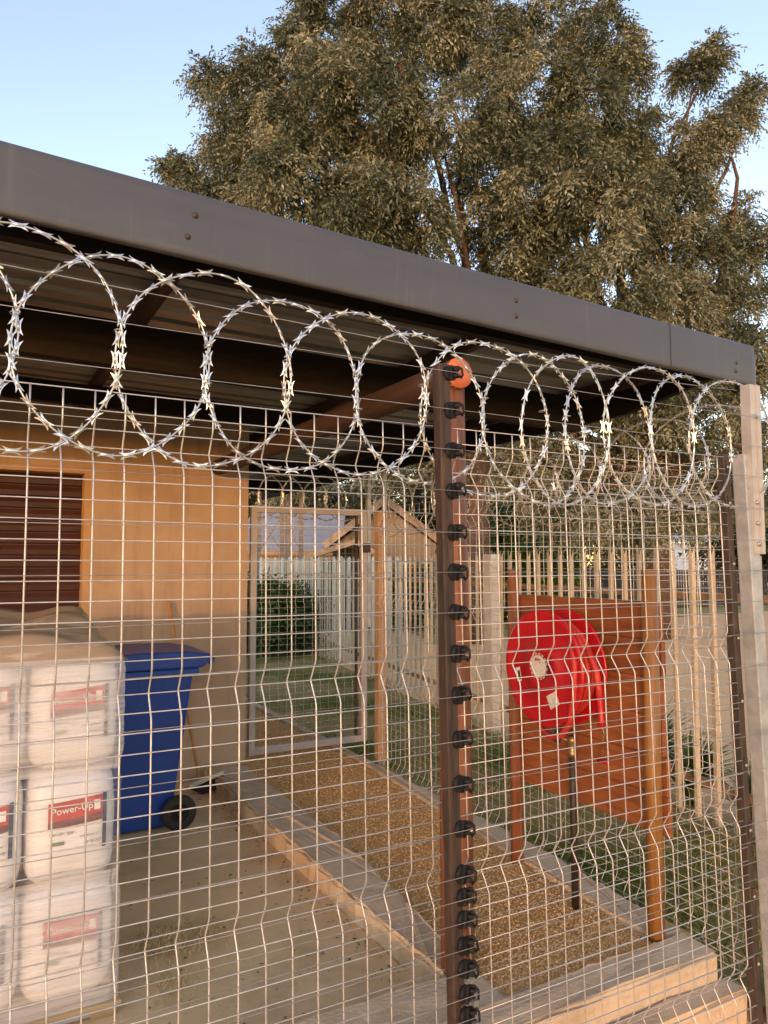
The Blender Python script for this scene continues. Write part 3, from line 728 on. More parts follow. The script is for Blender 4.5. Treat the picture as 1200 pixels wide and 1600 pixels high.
def add_label(b_, cx, cz, lettering):
    cx0, cz0 = cx, cz; jx, jz, sk = random.uniform(-.008, .008), random.uniform(-.012, .012), random.uniform(-.012, .012)
    def patch(cx, cz, x0, x1, z0, z1, eps, nx=8, nz=5, skew=0): return patch0(cx, cz, x0 + jx, x1 + jx, z0 + jz + sk * (x0 / .1), z1 + jz + sk * (x0 / .1), eps, nx, nz, skew + sk * (x1 - x0) / .1)
    patch(cx, cz, -.085, .100, .012, .095, .001, skew=.012).build('red_print', 'label_red', b_)
    patch(cx, cz, -.085, .100, .004, .030, .0022, nz=2, skew=.012).build('dark_print', 'label_dark', b_)
    patch(cx, cz, .102, .116, -.085, .112, .001, nx=2, skew=.0).build('navy_print', 'label_navy', b_)
    patch(cx, cz, .070, .092, .055, .090, .0026, nx=2, nz=2, skew=.0).build('pictogram', 'print_white', b_)
    patch(cx, cz, -.075, -.030, -.055, -.043, .001, nx=2, nz=1).build('green_print', 'print_green', b_)
    patch(cx, cz, .045, .09, -.062, -.052, .001, nx=2, nz=1).build('small_print', 'print_grey', b_)
    patch(cx, cz, -.08, .0, -.020, -.012, .001, nx=2, nz=1).build('small_print', 'print_grey', b_)
    patch(cx, cz, .02, .085, -.036, -.031, .001, nx=2, nz=1).build('small_print', 'print_grey', b_)
    if lettering:
        o = link('lettering', letter_mesh(), 'print_white', b_, world=False)
        p = on_bag(cx - .075 + jx, cz + .054 + jz - sk * .75, cx, cz, .004); q = on_bag(cx + .06, cz + .06, cx, cz, .004)
        o.location = (p[0], min(p[1], q[1]) - .002, p[2]); o.rotation_euler = (R(90), 0, 0)
        o.rotation_euler.y = -.065 - sk * 10
        o.location.y = min(p[1], q[1]) - .001
k = 0
for ci, cx in enumerate(BX):
    for ri, cz in enumerate(BZ):
        b_ = link('bag', bag_mesh(BA, BB, BC, k), 'bag'); b_.location = (0, 0, 0)
        b_.data.transform(Matrix.Translation((cx, YF + BB, cz)))
        tag(b_, 'white printed bag, %s layer, %s column counted from the blue bin' % (rown[ri], coln[ci]), 'bag', 'bags wrapped on the pallet')
        
        if ci < 3: add_label(b_, cx, cz, True)
        k += 1
for ri, cz in enumerate(BZ):
    for ci, cx in enumerate(BX[:1]):
        b_ = link('bag', bag_mesh(BA, BB, BC, k), 'bag'); b_.data.transform(Matrix.Translation((cx, YF + 3 * BB + .004, cz)))
        tag(b_, 'white bag of the %s layer in the rear row of the wrapped stack' % rown[ri], 'bag', 'bags wrapped on the pallet'); k += 1
pal = thing('wooden_pallet', 'pale pine pallet under the wrapped white bags', 'pallet', (.05, 3.3, .1))
for j in range(6):
    MB().box(-1.75, .535, 2.965 + j * .165, 3.07 + j * .165, .137, .152).build('deck_board', 'pallet', pal, bevel=.002)
for x in (-1.7, -.9, -.44, .0, .43):
    MB().box(x, x + .09, 2.97, 3.89, .101, .1365).build('stringer', 'pallet', pal, bevel=.002)
# stretch film hugging the stack
def film(name, z0, z1, m, nz=16, eps=.012):
    xs = []
    mb = MB(); x0, x1 = -1.75, .355 + BA
    ring = []
    for i in range(40):
        x = x0 + (x1 - .03 - x0) * i / 39; ring.append((x, YF - .006))
    for i in range(1, 7):
        a = math.pi / 2 * i / 6; ring.append((x1 - .03 + .03 * math.sin(a), YF - .006 + .03 * (1 - math.cos(a))))
    for i in range(1, 12): ring.append((x1, YF + .024 + (3.93 - YF) * i / 11))
    vs = []; n = len(ring)
    for j in range(nz + 1):
        z = z0 + (z1 - z0) * j / nz
        # pulled in at the joints between layers
        pin = max(0, 1 - min(abs(z - (BZ[i] + BC)) for i in range(3)) / .045)
        for i, (x, y_) in enumerate(ring):
            wv = .003 * math.sin(z * 90 + i * .7) + .002 * math.sin(z * 47 + i * .31)
            vs.append((x - (.014 * pin if i > 40 else 0) + (wv * .6 if i > 40 else 0) + (eps if i > 42 else 0), y_ - eps + (.012 * pin if i < 42 else 0) + wv, z))
    fs = [(j * n + i, j * n + i + 1, (j + 1) * n + i + 1, (j + 1) * n + i) for j in range(nz) for i in range(n - 1)]
    return mb.add(vs, fs, True).build(name, m, wrap)
wrap = thing('stretch_wrap', 'clear creased plastic film wound around the stacked bags', 'plastic wrap', (.2, 3.0, .16))
film('film_band', .60, 1.02, 'film_light', eps=.010)
film('film_band', .985, 1.40, 'film_heavy', eps=.014)
film('film_band', .115, .62, 'film_heavy', eps=.014)
# brown plastic cover on top
mb = MB(); nx, ny = 76, 30; vs = []
for j in range(ny + 1):
    for i in range(nx + 1):
        x = -1.76 + 2.295 * i / nx; y_ = 2.985 + .96 * j / ny
        e = min(min(i, nx - i) / 4, min(j, ny - j) / 3, 1)
        h = 1.385 + .09 * math.sin(min(1, e) * math.pi / 2) + .020 * math.sin(5 * x + 9 * y_) * e + .012 * math.sin(19 * x - 7 * y_) * e + .006 * math.sin(43 * y_ + 11 * x) * e + .06 * math.sin(j / ny * 3.14) * e
        vs.append((x, y_, h))
mb.add(vs, [(j * (nx + 1) + i, j * (nx + 1) + i + 1, (j + 1) * (nx + 1) + i + 1, (j + 1) * (nx + 1) + i) for j in range(ny) for i in range(nx)], True)
tag(mb.build('cover_sheet', 'cover'), 'crumpled brown plastic sheet over the top of the bags', 'plastic sheet')

# ------------------------------------------------------------------ blue wheelie bin (seen from its side)
bn = thing('wheelie_bin', 'blue plastic wheelie bin between the wrapped pallet and the wall', 'bin', (.95, 5.0, .1))
def frus(mb, bot, top):
    (x0, x1, y0, y1, z0), (X0_, X1_, Y0_, Y1_, z1) = bot, top
    mb.add([(x0, y0, z0), (x1, y0, z0), (x1, y1, z0), (x0, y1, z0), (X0_, Y0_, z1), (X1_, Y0_, z1), (X1_, Y1_, z1), (X0_, Y1_, z1)],
           [(3, 2, 1, 0), (4, 5, 6, 7), (0, 1, 5, 4), (1, 2, 6, 5), (2, 3, 7, 6), (3, 0, 4, 7)])
    return mb
frus(MB(), (.72, 1.14, 4.83, 5.26, .11), (.63, 1.255, 4.77, 5.32, 1.055)).build('body', 'blue', bn, bevel=.02)
MB().box(.60, 1.285, 4.745, 5.345, 1.045, 1.092).build('rim', 'blue', bn, bevel=.008)
ld = MB()
lp = [(.58, 1.094), (1.30, 1.094), (1.36, 1.135), (1.375, 1.17), (1.30, 1.185), (1.22, 1.20), (.9, 1.205), (.62, 1.175), (.575, 1.13)]
n = len(lp)
ld.add([(x, 4.735, z) for x, z in lp] + [(x, 5.355, z) for x, z in lp], [tuple(range(n))[::-1], tuple(range(n, 2 * n))] + [(i, (i + 1) % n, n + (i + 1) % n, n + i) for i in range(n)])
ld.build('lid', 'blue', bn, bevel=.012)
MB().tube([(1.36, 4.76, 1.12), (1.385, 4.80, 1.135), (1.385, 5.29, 1.135), (1.36, 5.33, 1.12)], .016, 8).build('handle', 'blue', bn)
for x in (.78, .93, 1.08):
    MB().box(x, x + .012, 4.768, 4.79, .97, 1.045).build('rib', 'blue', bn)
for y_ in (4.735, 5.31):
    wh = MB().lathe([(.055, .0), (.088, -.004), (.104, .004), (.108, .02), (.104, .04), (.085, .048), (.055, .044)], (1.175, y_, .212), 'Y', 28).build('wheel', 'tyre', bn)
    MB().lathe([(.0001, .004), (.02, .002), (.024, .01), (.05, .014), (.056, .006)], (1.175, y_ , .212), 'Y', 20).build('hub', 'black', wh)
MB().tube([(1.175, 4.74, .212), (1.175, 5.35, .212)], .012, 8).build('axle', 'steel', bn)

# broom against the wall
br = thing('broom', 'broom with plum bristles standing behind the blue bin', 'broom', (1.55, 5.5, .1))
MB().tube([(1.50, 5.50, .20), (1.30, 5.70, 1.47)], .0135, 10).build('handle', 'broom_wood', br)
hd = MB().bar((1.42, 5.47, .155), (1.66, 5.44, .235), .055, .03).build('head', 'broom_head', br, bevel=.006)
bb_ = MB()
a, b_ = Vector((1.425, 5.465, .137)), Vector((1.655, 5.436, .215))
dn = Vector((.08, -.03, -.075))
vs = [a + Vector((0, -.026, 0)), b_ + Vector((0, -.026, 0)), b_ + Vector((0, .026, 0)), a + Vector((0, .026, 0))]
vs += [q + dn * 1.0 + (q - (a + b_) / 2) * .06 for q in vs]
for q in vs[4:]: q.z = max(q.z, .104)
bb_.add(vs, [(0, 1, 2, 3), (7, 6, 5, 4), (0, 4, 5, 1), (1, 5, 6, 2), (2, 6, 7, 3), (3, 7, 4, 0)])
bb_.build('bristles', 'bristle', br)

# hay swept on the floor
n = 4200
cc = np.where(rng.random(n)[:, None] < .72, np.array([[.79, 3.42]]), np.where(rng.random(n)[:, None] < .4, np.array([[.74, 3.06]]), np.array([[.98, 3.45]])))
pp = cc + rng.normal(0, 1, (n, 2)) * (np.array([.055, .07]) * (1 + 1.2 * (rng.random((n, 1)) > .8)))
dist = np.hypot(*((pp - np.array([.79, 3.42])) / np.array([.09, .11])).T)
zz = .104 + np.maximum(0, .03 - .015 * dist) * rng.random(n)
a = rng.random(n) * 6.28; L_ = .005 + .010 * rng.random(n); wd = .0012
d = np.stack([np.cos(a) * L_, np.sin(a) * L_, rng.normal(0, .006, n)], 1); s_ = np.stack([-np.sin(a) * wd, np.cos(a) * wd, 0 * a], 1)
P0 = np.concatenate([pp, zz[:, None]], 1)
v = np.stack([P0 - d - s_, P0 - d + s_, P0 + d + s_, P0 + d - s_], 1).reshape(-1, 3); v[:, 2] = np.maximum(v[:, 2], .1015)
tag(soup('hay', v, np.arange(n * 4).reshape(n, 4), 'hay'), 'little heap of dry hay swept on the concrete floor', 'hay', kind='stuff')

# grit and leaf crumbs blown over the floor and kerbs
n = 900
pp = np.stack([rng.uniform(.55, 1.59, n), rng.uniform(2.5, 5.6, n)], 1)
k_ = rng.random(n) < .45; pp[k_, 0] = 1.59 - np.abs(rng.normal(0, .09, k_.sum())); a = rng.random(n) * 6.28; L_ = .003 + .011 * rng.random(n) ** 3; wd = L_ * .45
d = np.stack([np.cos(a) * L_, np.sin(a) * L_, 0 * a], 1); s_ = np.stack([-np.sin(a) * wd, np.cos(a) * wd, 0 * a], 1); P0 = np.concatenate([pp, np.full((n, 1), .1025)], 1)
up = np.zeros((n, 3)); up[:, 2] = L_ * .5
v = np.stack([P0 - d, P0 - s_ + up * rng.random((n, 1)), P0 + d, P0 + s_ + up * rng.random((n, 1))], 1).reshape(-1, 3)
tag(soup('floor_litter', v, np.arange(n * 4).reshape(n, 4), 'leaf', tint=rng.random(n) ** 2), 'leaf crumbs and grit scattered over the concrete floor', 'litter', kind='stuff')

# ------------------------------------------------------------------ hose reel board
hb = thing('reel_board', 'varnished red brown plank board on two poles behind the hose reel', 'board', (2.6, 2.75, .15))
zb = .597; ph = .1645
for i, (ya, yb) in enumerate(((2.235, 3.23), (2.238, 3.24), (2.255, 3.235), (2.262, 3.225), (2.25, 3.24), (2.258, 3.23))):
    MB().box(2.606, 2.632, ya, yb, zb + i * ph + .0008, zb + (i + 1) * ph - .0006).build('plank', 'plank', hb, bevel=.003)
MB().tube([(2.553, 2.268, .14), (2.556, 2.268, .8), (2.562, 2.268, 1.725)], [.036, .035, .034], 14).build('pole', 'pole', hb)
MB().tube([(2.572, 3.20, .14), (2.572, 3.205, 1.72)], [.034, .033], 14).build('pole', 'timber', hb)
rl = thing('hose_reel', 'red fire hose reel mounted on the plank board', 'hose reel', (2.5, 2.79, 1.25))
RC = (2.44, 2.775, 1.255); RR = .275
def flange(x, r_, flip):
    s = -1 if flip else 1
    pr = [(.0001, 0), (.045, 0), (.05, .012), (.115, .014), (.125, .004), (.2, .006), (.245, .006), (r_ - .012, .012), (r_, .006), (r_ + .001, -.004), (r_ - .012, -.004), (.2, -.002), (.0001, -.004)]
    return MB().lathe([(a_, -h * s) for a_, h in pr], (x, RC[1], RC[2]), 'X', 56)
ff = flange(2.40, RR, False).build('front_flange', 'red', rl)
flange(2.535, RR, True).build('rear_flange', 'red', rl)
hs_ = MB(); pts = []
for i in range(9 * 36):
    a_ = i / 36 * 2 * math.pi; lay = i // (36 * 3)
    xx = 2.425 + .030 * ((i / 36) % 3) ; rr = .165 + .030 * lay + .001 * math.sin(i)
    pts.append((xx + (0.006 if lay % 2 else 0), RC[1] + rr * math.cos(a_), RC[2] + rr * math.sin(a_)))
hs_.tube(pts, .0145, 8).build('hose', 'red_hose', rl)
MB().lathe([(.05, -.13), (.05, .12)], (2.53, RC[1], RC[2]), 'X', 20).build('hub', 'red', rl)
MB().box(2.545, 2.604, RC[1] - .04, RC[1] + .04, RC[2] - .09, RC[2] + .09).build('wall_bracket', 'red', rl, bevel=.004)
# loose hose end and supply bend
MB().tube([(2.45, 2.53, 1.36), (2.455, 2.485, 1.28), (2.46, 2.475, 1.2), (2.46, 2.47, 1.145)], .016, 10).build('hose_end', 'red_hose', rl)
MB().tube([(2.46, 2.47, 1.16), (2.46, 2.468, 1.135), (2.46, 2.463, 1.06), (2.46, 2.46, 1.035)], [.019, .017, .016, .020], 12).build('nozzle', 'red', rl)
MB().tube([(2.41, 2.60, 1.42), (2.395, 2.555, 1.30), (2.395, 2.56, 1.15), (2.40, 2.60, 1.03), (2.41, 2.66, .965), (2.42, 2.74, .935), (2.44, 2.83, .945), (2.47, 2.88, .99)], .0155, 10).build('hose_loop', 'red_hose', rl)
def flat_disc(name, y_, z_, r_, m, x, parent, n=40):
    return MB().add([(x, y_ + r_ * math.cos(2 * math.pi * i / n), z_ + r_ * math.sin(2 * math.pi * i / n)) for i in range(n)], [tuple(range(n))]).build(name, m, parent)
xf = 2.3845
flat_disc('sticker', 2.79, 1.262, .054, 'sticker', xf, ff)
ring = MB(); n = 48
for i in range(n):
    if i % 3 == 2: continue
    a0, a1 = 2 * math.pi * i / n, 2 * math.pi * (i + .75) / n
    ring.add([(xf, 2.79 + r_ * math.cos(a_), 1.262 + r_ * math.sin(a_)) for r_, a_ in ((.058, a0), (.064, a0), (.064, a1), (.058, a1))], [(0, 1, 2, 3)])
ring.build('sticker_ring', 'print_white', ff)
MB().add([(xf - .0012, 2.79 + a_, 1.262 + b_) for a_, b_ in ((.028, .024), (-.014, .018), (-.016, .034), (.022, .040))], [(0, 1, 2, 3)]).build('sticker_mark', 'label_red', ff)
def quad(name, c, w_, h_, rot, m, x, parent):
    cs, sn = math.cos(rot), math.sin(rot)
    return MB().add([(x, c[0] + i * cs - j * sn, c[1] + i * sn + j * cs) for i, j in ((-w_, -h_), (w_, -h_), (w_, h_), (-w_, h_))], [(0, 1, 2, 3)]).build(name, m, parent)
xq = 2.392
quad('sticker', (2.70, 1.115), .036, .032, R(-28), 'sticker', xq, ff)
q = quad('sticker', (2.945, 1.205), .017, .034, R(-14), 'print_white', xq - .002, ff)
quad('sticker_mark', (2.938, 1.203), .008, .022, R(-14), 'far_steel', xq - .0035, ff)
sv = thing('standpipe', 'dark water pipe rising from the gravel to the reel', 'pipe', (2.46, 2.66, .14))
MB().tube([(2.468, 2.655, .12), (2.466, 2.655, .60), (2.46, 2.65, .88)], .017, 12).build('pipe', 'pipe', sv)
vl = MB(); vl.lathe([(.0001, 0), (.022, 0), (.024, .02), (.018, .03), (.018, .06), (.023, .07), (.021, .095), (.0001, .095)], (2.46, 2.65, .86), 'Z', 12)
vl.bar((2.46, 2.65, .93), (2.43, 2.70, .945), .012, .008); vl.build('valve', 'brass', sv)
MB().lathe([(.012, -.008), (.03, -.006), (.03, .006), (.012, .008)], (2.425, 2.715, .945), 'X', 16).build('valve_wheel', 'label_navy', sv)
hk = thing('hanging_key', 'wire loop with a red grip hanging on the plank board', 'key', (2.59, 2.59, .83))
MB().tube([(2.604, 2.59, 1.0), (2.597, 2.592, .985), (2.597, 2.585, .96), (2.598, 2.595, .93), (2.599, 2.587, .905)], .0022, 5).build('cord', 'steel', hk)
MB().tube([(2.597, 2.558, .835), (2.597, 2.558, .885), (2.597, 2.572, .905), (2.597, 2.588, .912), (2.597, 2.604, .905), (2.597, 2.617, .885), (2.597, 2.617, .835)], .0032, 6).build('loop', 'brass', hk)
MB().tube([(2.595, 2.553, .835), (2.595, 2.622, .835)], .009, 8).build('grip', 'red', hk)

# ------------------------------------------------------------------ palisade fence
pf = thing('palisade_fence', 'cream steel palisade with pointed pales beyond the side lawn', 'fence', (pal_x(5), 5, 0))
pdir = Vector((.157, .988, 0)).normalized(); pnor = Vector((pdir.y, -pdir.x, 0))
def pale_mesh(h=1.93, w_=.062):
    prof = [(-w_ / 2, .0), (-w_ / 4, .014), (w_ / 4, .014), (w_ / 2, .0)]
    vs = []
    for z, tip in ((.05, 0), (h - .13, 0)):
        for i, (s, d_) in enumerate(prof): vs.append((s, d_, z))
    vs += [(-w_ / 2 + .004, .0, h - .03), (-w_ / 4, .012, h - .09), (0, .016, h), (w_ / 4, .012, h - .09), (w_ / 2 - .004, .0, h - .03)]
    fs = [(0, 1, 5, 4), (1, 2, 6, 5), (2, 3, 7, 6), (4, 5, 9, 8), (5, 6, 11, 10, 9), (6, 7, 12, 11)]
    m_ = MB().add(vs, fs); k = len(vs)
    m_.add([(x, y_ - .003, z) for x, y_, z in vs], [f_[::-1] for f_ in fs])
    bm = bmesh.new(); me = m_.mesh('pale'); bm.from_mesh(me); bmesh.ops.recalc_face_normals(bm, faces=bm.faces); bm.to_mesh(me); bm.free()
    return me
pm = pale_mesh()
ang_p = math.atan2(pdir.y, pdir.x)
yy = 1.9; pals = []
while yy < 20:
    o = link('pale', pm, 'pale', pf); o.location = (pal_x(yy) - .03, yy, -.03 + random.uniform(-.006, .006)); o.rotation_euler = (0, random.uniform(-.006, .006), ang_p)
    yy += .178
for z in (1.53, .27):
    a, b_ = Vector((pal_x(1.5), 1.5, z)), Vector((pal_x(20.2), 20.2, z))
    mb = MB(); mb.bar(a, b_, .006, .05); mb.bar(a + Vector((.02, 0, .022)), b_ + Vector((.02, 0, .022)), .04, .006)
    mb.build('rail', 'rail', pf)
for yy in (6.3,):
    MB().box(pal_x(yy) - .13, pal_x(yy) + .0, yy - .065, yy + .065, -.03, 1.85).build('post', 'white_post', pf, bevel=.008)
for yy in (3.05, 9.3, 12.3, 15.3, 18.3):
    MB().box(pal_x(yy) + .03, pal_x(yy) + .1, yy - .04, yy + .04, -.03, 1.8).build('post', 'galv_post', pf)

# strap leaved plants at the foot of the palisade
def strap_plant(c, n, h, label):
    vs, fs, tn = [], [], []
    for i in range(n):
        a_ = random.uniform(0, 6.28); L_ = h * random.uniform(.65, 1.15); wd = random.uniform(.012, .02); lean = random.uniform(.3, 1.1)
        d_ = Vector((math.cos(a_), math.sin(a_), 0)); sd = Vector((-d_.y, d_.x, 0)); b0 = len(vs)
        for j in range(5):
            s = j / 4; w_ = wd * (1 - s ** 2.5) + .001
            p = Vector(c) + d_ * (.02 + L_ * lean * s * s * .8) + Vector((0, 0, L_ * (s - .45 * lean * s * s)))
            vs += [p - sd * w_, p + sd * w_]
        for j in range(4): fs.append((b0 + 2 * j, b0 + 2 * j + 1, b0 + 2 * j + 3, b0 + 2 * j + 2)); tn.append(random.random())
    t = thing('strap_leaf_plant', label, 'plant', c, group='plants along the palisade')
    soup('leaves', np.array(vs), np.array(fs), 'strap', t, tint=np.array(tn)).matrix_parent_inverse = Matrix.Translation(c).inverted()
for (yy, off, n_, h_), lb in zip(((3.25, .28, 190, .5), (3.8, .22, 220, .6), (4.35, .3, 180, .75), (2.8, .3, 160, .5), (5.3, .25, 90, .5)),
        ('dark green strap leaf clump nearest to the corner post', 'dense strap leaf clump behind the palisade rail', 'tall strap leaf clump just right of the plank board',
         'low strap leaf clump at the edge of the picture behind the corner post', 'small strap leaf clump seen under the hose reel')):
    strap_plant((pal_x(yy) + off, yy, -.02), n_, h_, lb)

# ------------------------------------------------------------------ trees
def leaf_sprays(centers, radii, nper, droop=.55, ll=(.08, .14), lw=.019, sl=(.22, .46), nleaf=9, shell=.45, tuft=(.10, .34), per=52):
    """tufts of drooping feathery sprays (leaflets set left and right of a hanging stalk) spread through a set of ellipsoids"""
    Vs, Ts = [], []
    for (c, r_, n) in zip(centers, radii, nper):
        c = np.array(c); r_ = np.array(r_)
        nc = max(4, n // per)
        d = rng.normal(0, 1, (nc, 3)); d /= np.linalg.norm(d, axis=1)[:, None]
        rad = (shell + (1 - shell) * rng.random(nc) ** .5) * (.80 + .34 * rng.random(nc))
        cc = c + d * rad[:, None] * r_
        idx = rng.integers(0, nc, n)
        ts = (tuft[0] + (tuft[1] - tuft[0]) * rng.random(nc))[idx]
        out = (cc[idx] - c) / r_; out /= np.linalg.norm(out, axis=1)[:, None] + 1e-6
        dr = out * .55 + rng.normal(0, .75, (n, 3)); dr[:, 2] += .15
        dr /= np.linalg.norm(dr, axis=1)[:, None]
        o = cc[idx] + dr * ts[:, None] * rng.random(n)[:, None] + rng.normal(0, .06, (n, 3))
        L = sl[0] + (sl[1] - sl[0]) * rng.random(n)
        ct = rng.random(nc)[idx]
        s = np.linspace(.06, 1, nleaf)
        base = o[:, None] + dr[:, None] * (L[:, None] * s)[..., None]
        base[..., 2] -= droop * L[:, None] * s ** 2
        tg = np.repeat(dr[:, None], nleaf, 1).copy(); tg[..., 2] -= 2 * droop * s
        tg /= np.linalg.norm(tg, axis=2)[..., None]
        sd = np.cross(tg, rng.normal(0, 1, (n, 1, 3)) * .4 + np.array([0, 0, 1.])); sd /= np.linalg.norm(sd, axis=2)[..., None] + 1e-6
        sgn = np.where(np.arange(nleaf) % 2, 1., -1.)[None, :, None]
        ld_ = tg * .75 + sd * sgn * .65 + rng.normal(0, .22, (n, nleaf, 3)); ld_[..., 2] -= .2
        ld_ /= np.linalg.norm(ld_, axis=2)[..., None]
        q = np.cross(ld_, rng.normal(0, .6, (n, nleaf, 3)) + np.array([0, 0, 1.])); q /= np.linalg.norm(q, axis=2)[..., None] + 1e-6
        le = (ll[0] + (ll[1] - ll[0]) * rng.random((n, nleaf)))[..., None]; wd = lw * (.7 + .6 * rng.random((n, nleaf)))[..., None]
        v0 = base; v1 = base + ld_ * le * .45 + q * wd; v2 = base + ld_ * le; v3 = base + ld_ * le * .45 - q * wd
        Vs.append(np.stack([v0, v1, v2, v3], 2).reshape(-1, 3))
        Ts.append(np.clip(.08 + .68 * ct[:, None] + rng.normal(0, .13, (n, nleaf)), 0, 1).ravel())
    V = np.concatenate(Vs); T = np.concatenate(Ts)
    return V, np.arange(len(V)).reshape(-1, 4), T

def limb_tubes(mb, base, targets, r0, seed=0, fork=.45):
    rs = random.Random(seed)
    for tg, r1 in targets:
        a, b_ = Vector(base), Vector(tg); n = 9; pts = []; rr = []
        k = Vector((rs.uniform(-1, 1), rs.uniform(-1, 1), 0)) * (b_ - a).length * .1
        for i in range(n + 1):
            s = i / n
            p = a.lerp(b_, s); p.z = a.z + (b_.z - a.z) * (s ** .85)
            p += k * math.sin(s * 3.14) + Vector((rs.uniform(-1, 1), rs.uniform(-1, 1), rs.uniform(-1, 1))) * .12 * (s > 0) * (s < 1)
            pts.append(p); rr.append(r0 * (1 - s) + r1 * s)
        mb.tube(pts, rr, 8)
    return mb

def big_tree(name, label, trunk_px, depth, lobes, density, leafm, r_trunk, fork_h, seed, group, bare=(), trunk_end=None, **kw):
    base = at(trunk_px, 900, depth); base.z = -.03
    t = thing(name, label, 'tree', base, group=group)
    cents, rads, ns = [], [], []
    for (px, py, rp, dd) in lobes:
        d_ = depth + dd; c = at(px, py, d_); r_ = max(10, rp * .88 - 6) * d_ / FPX
        cents.append(c); rads.append((r_ * 1.0, r_ * 1.0, r_ * .9)); ns.append(int(density * rp * rp + 200))
    V, F, T = leaf_sprays(cents, rads, ns, **kw)
    soup('crown', V, F, leafm, t, tint=T)
    mb = MB()
    fk = base + Vector((0, 0, fork_h)) + Vector((.2, .1, 0))
    mb.tube([base + Vector((0, 0, -.1)), base + Vector((.05, 0, fork_h * .3)), base + Vector((.12, .05, fork_h * .7)), fk], [r_trunk * 1.35, r_trunk * 1.08, r_trunk * .95, r_trunk * .85], 12)
    limb_tubes(mb, fk, [(c, .015) for c in cents], r_trunk * .42, seed)
    mb.build('trunk', 'bark', t)
    for pts_px in bare:
        b2 = MB()
        for pl in pts_px:
            P2 = [at(x, y_, depth + dd) for x, y_, dd in pl]
            b2.tube(P2, [.026 * (1 - .7 * i / (len(P2) - 1)) for i in range(len(P2))], 6)
        b2.build('bare_branches', 'twig', t)
    return t
DT = 17.0
left_lobes = [(395, 150, 62, 0), (360, 205, 45, .5), (450, 110, 80, .5), (520, 80, 85, 1), (600, 65, 82, 1.5), (680, 90, 85, 1), (500, 180, 95, -.8), (590, 175, 100, -1.2), (690, 200, 92, -1), (420, 240, 85, 0),
    (330, 285, 52, .3), (285, 275, 20, .5), (470, 290, 95, -1), (570, 320, 85, -1.6), (640, 330, 70, -1.8), (380, 330, 70, 0), (270, 262, 14, .3), (330, 120, 22, .3), (560, 250, 80, 1.5), (700, 40, 70, 1), (620, 400, 80, 0), (470, 20, 36, .5), (560, 0, 40, 1),
    (500, 680, 80, 2), (610, 705, 60, 1), (430, 720, 50, 2), (650, 560, 100, 2), (560, 480, 90, 2), (700, 700, 60, 0)]
right_lobes = [(770, 60, 90, 1), (860, 55, 92, 1), (935, 70, 70, .5), (985, 120, 50, .3), (820, 150, 95, -.5), (910, 180, 90, -.8), (760, 250, 80, -.4), (995, 230, 74, 0), (1065, 260, 58, .3), (1085, 120, 34, .3), (1110, 85, 22, .3), (1140, 185, 34, .3), (1175, 155, 20, .3),
    (860, 290, 105, -1.8), (930, 350, 100, -2), (800, 370, 90, -1.2), (1010, 340, 80, -.6), (1060, 400, 85, 0), (1130, 420, 65, .3), (1180, 400, 45, .3), (1165, 335, 26, .3), (940, 460, 105, -1.8), (840, 460, 90, -1), (1040, 500, 90, -.8), (1150, 500, 70, 0),
    (1000, 600, 95, -1), (900, 600, 90, -.5), (800, 640, 80, 0), (1080, 640, 80, -.5), (1170, 620, 70, 0), (760, 730, 70, 0), (860, 720, 70, .5), (980, 730, 80, .5), (1090, 740, 60, .5), (1190, 760, 60, 1), (740, 600, 70, 2), (720, 480, 80, 2), (1200, 560, 60, 0), (1085, 780, 55, 1), (1140, 700, 60, 1), (1120, 800, 45, 2), (1040, 790, 50, 1.5), (1195, 690, 60, .5), (1100, 215, 40, .3), (1060, 320, 60, 0), (1000, 800, 60, -1.5), (930, 800, 55, -1.5), (1060, 800, 50, -1.5), (860, 790, 55, -1), (960, 250, 70, .8), (860, 220, 80, .8)]
big_tree('acacia_tree', 'large olive acacia rising behind the middle of the roof', 742, DT, left_lobes, .165, 'leaf', .30, 4.2, 3, 'acacias behind the roof')
big_tree('acacia_tree', 'large feathery acacia rising behind the corner end of the roof', 1024, DT + 1, right_lobes, .165, 'leaf', .33, 4.0, 5, 'acacias behind the roof')

def small_tree(label, px, depth, h, wdt, leafm, seed, group='dark trees along the far side', nm='background_tree'):
    b_ = at(px, 881, depth); b_.z = -.03
    t = thing(nm, label, 'tree', b_, group=group)
    rs = random.Random(seed); cents, rads, ns = [], [], []
    for i in range(9):
        c = b_ + Vector((rs.uniform(-1, 1) * wdt * .5, rs.uniform(-1, 1) * wdt * .4, h * rs.uniform(.25, .85))); r_ = wdt * rs.uniform(.22, .36)
        cents.append(c); rads.append((r_, r_, r_ * .85)); ns.append(int(420))
    V, F, T = leaf_sprays(cents, rads, ns, ll=(.16, .30), lw=.05, sl=(.4, .8), nleaf=7, shell=.2, tuft=(.3, .6), per=34)
    soup('crown', V, F, leafm, t, tint=T)
    mb = MB(); mb.tube([b_, b_ + Vector((.1, 0, h * .3)), b_ + Vector((0, .1, h * .6))], [.22, .17, .1], 8); limb_tubes(mb, b_ + Vector((.1, 0, h * .3)), [(c, .03) for c in cents[:5]], .09, seed)
    mb.build('trunk', 'bark', t)
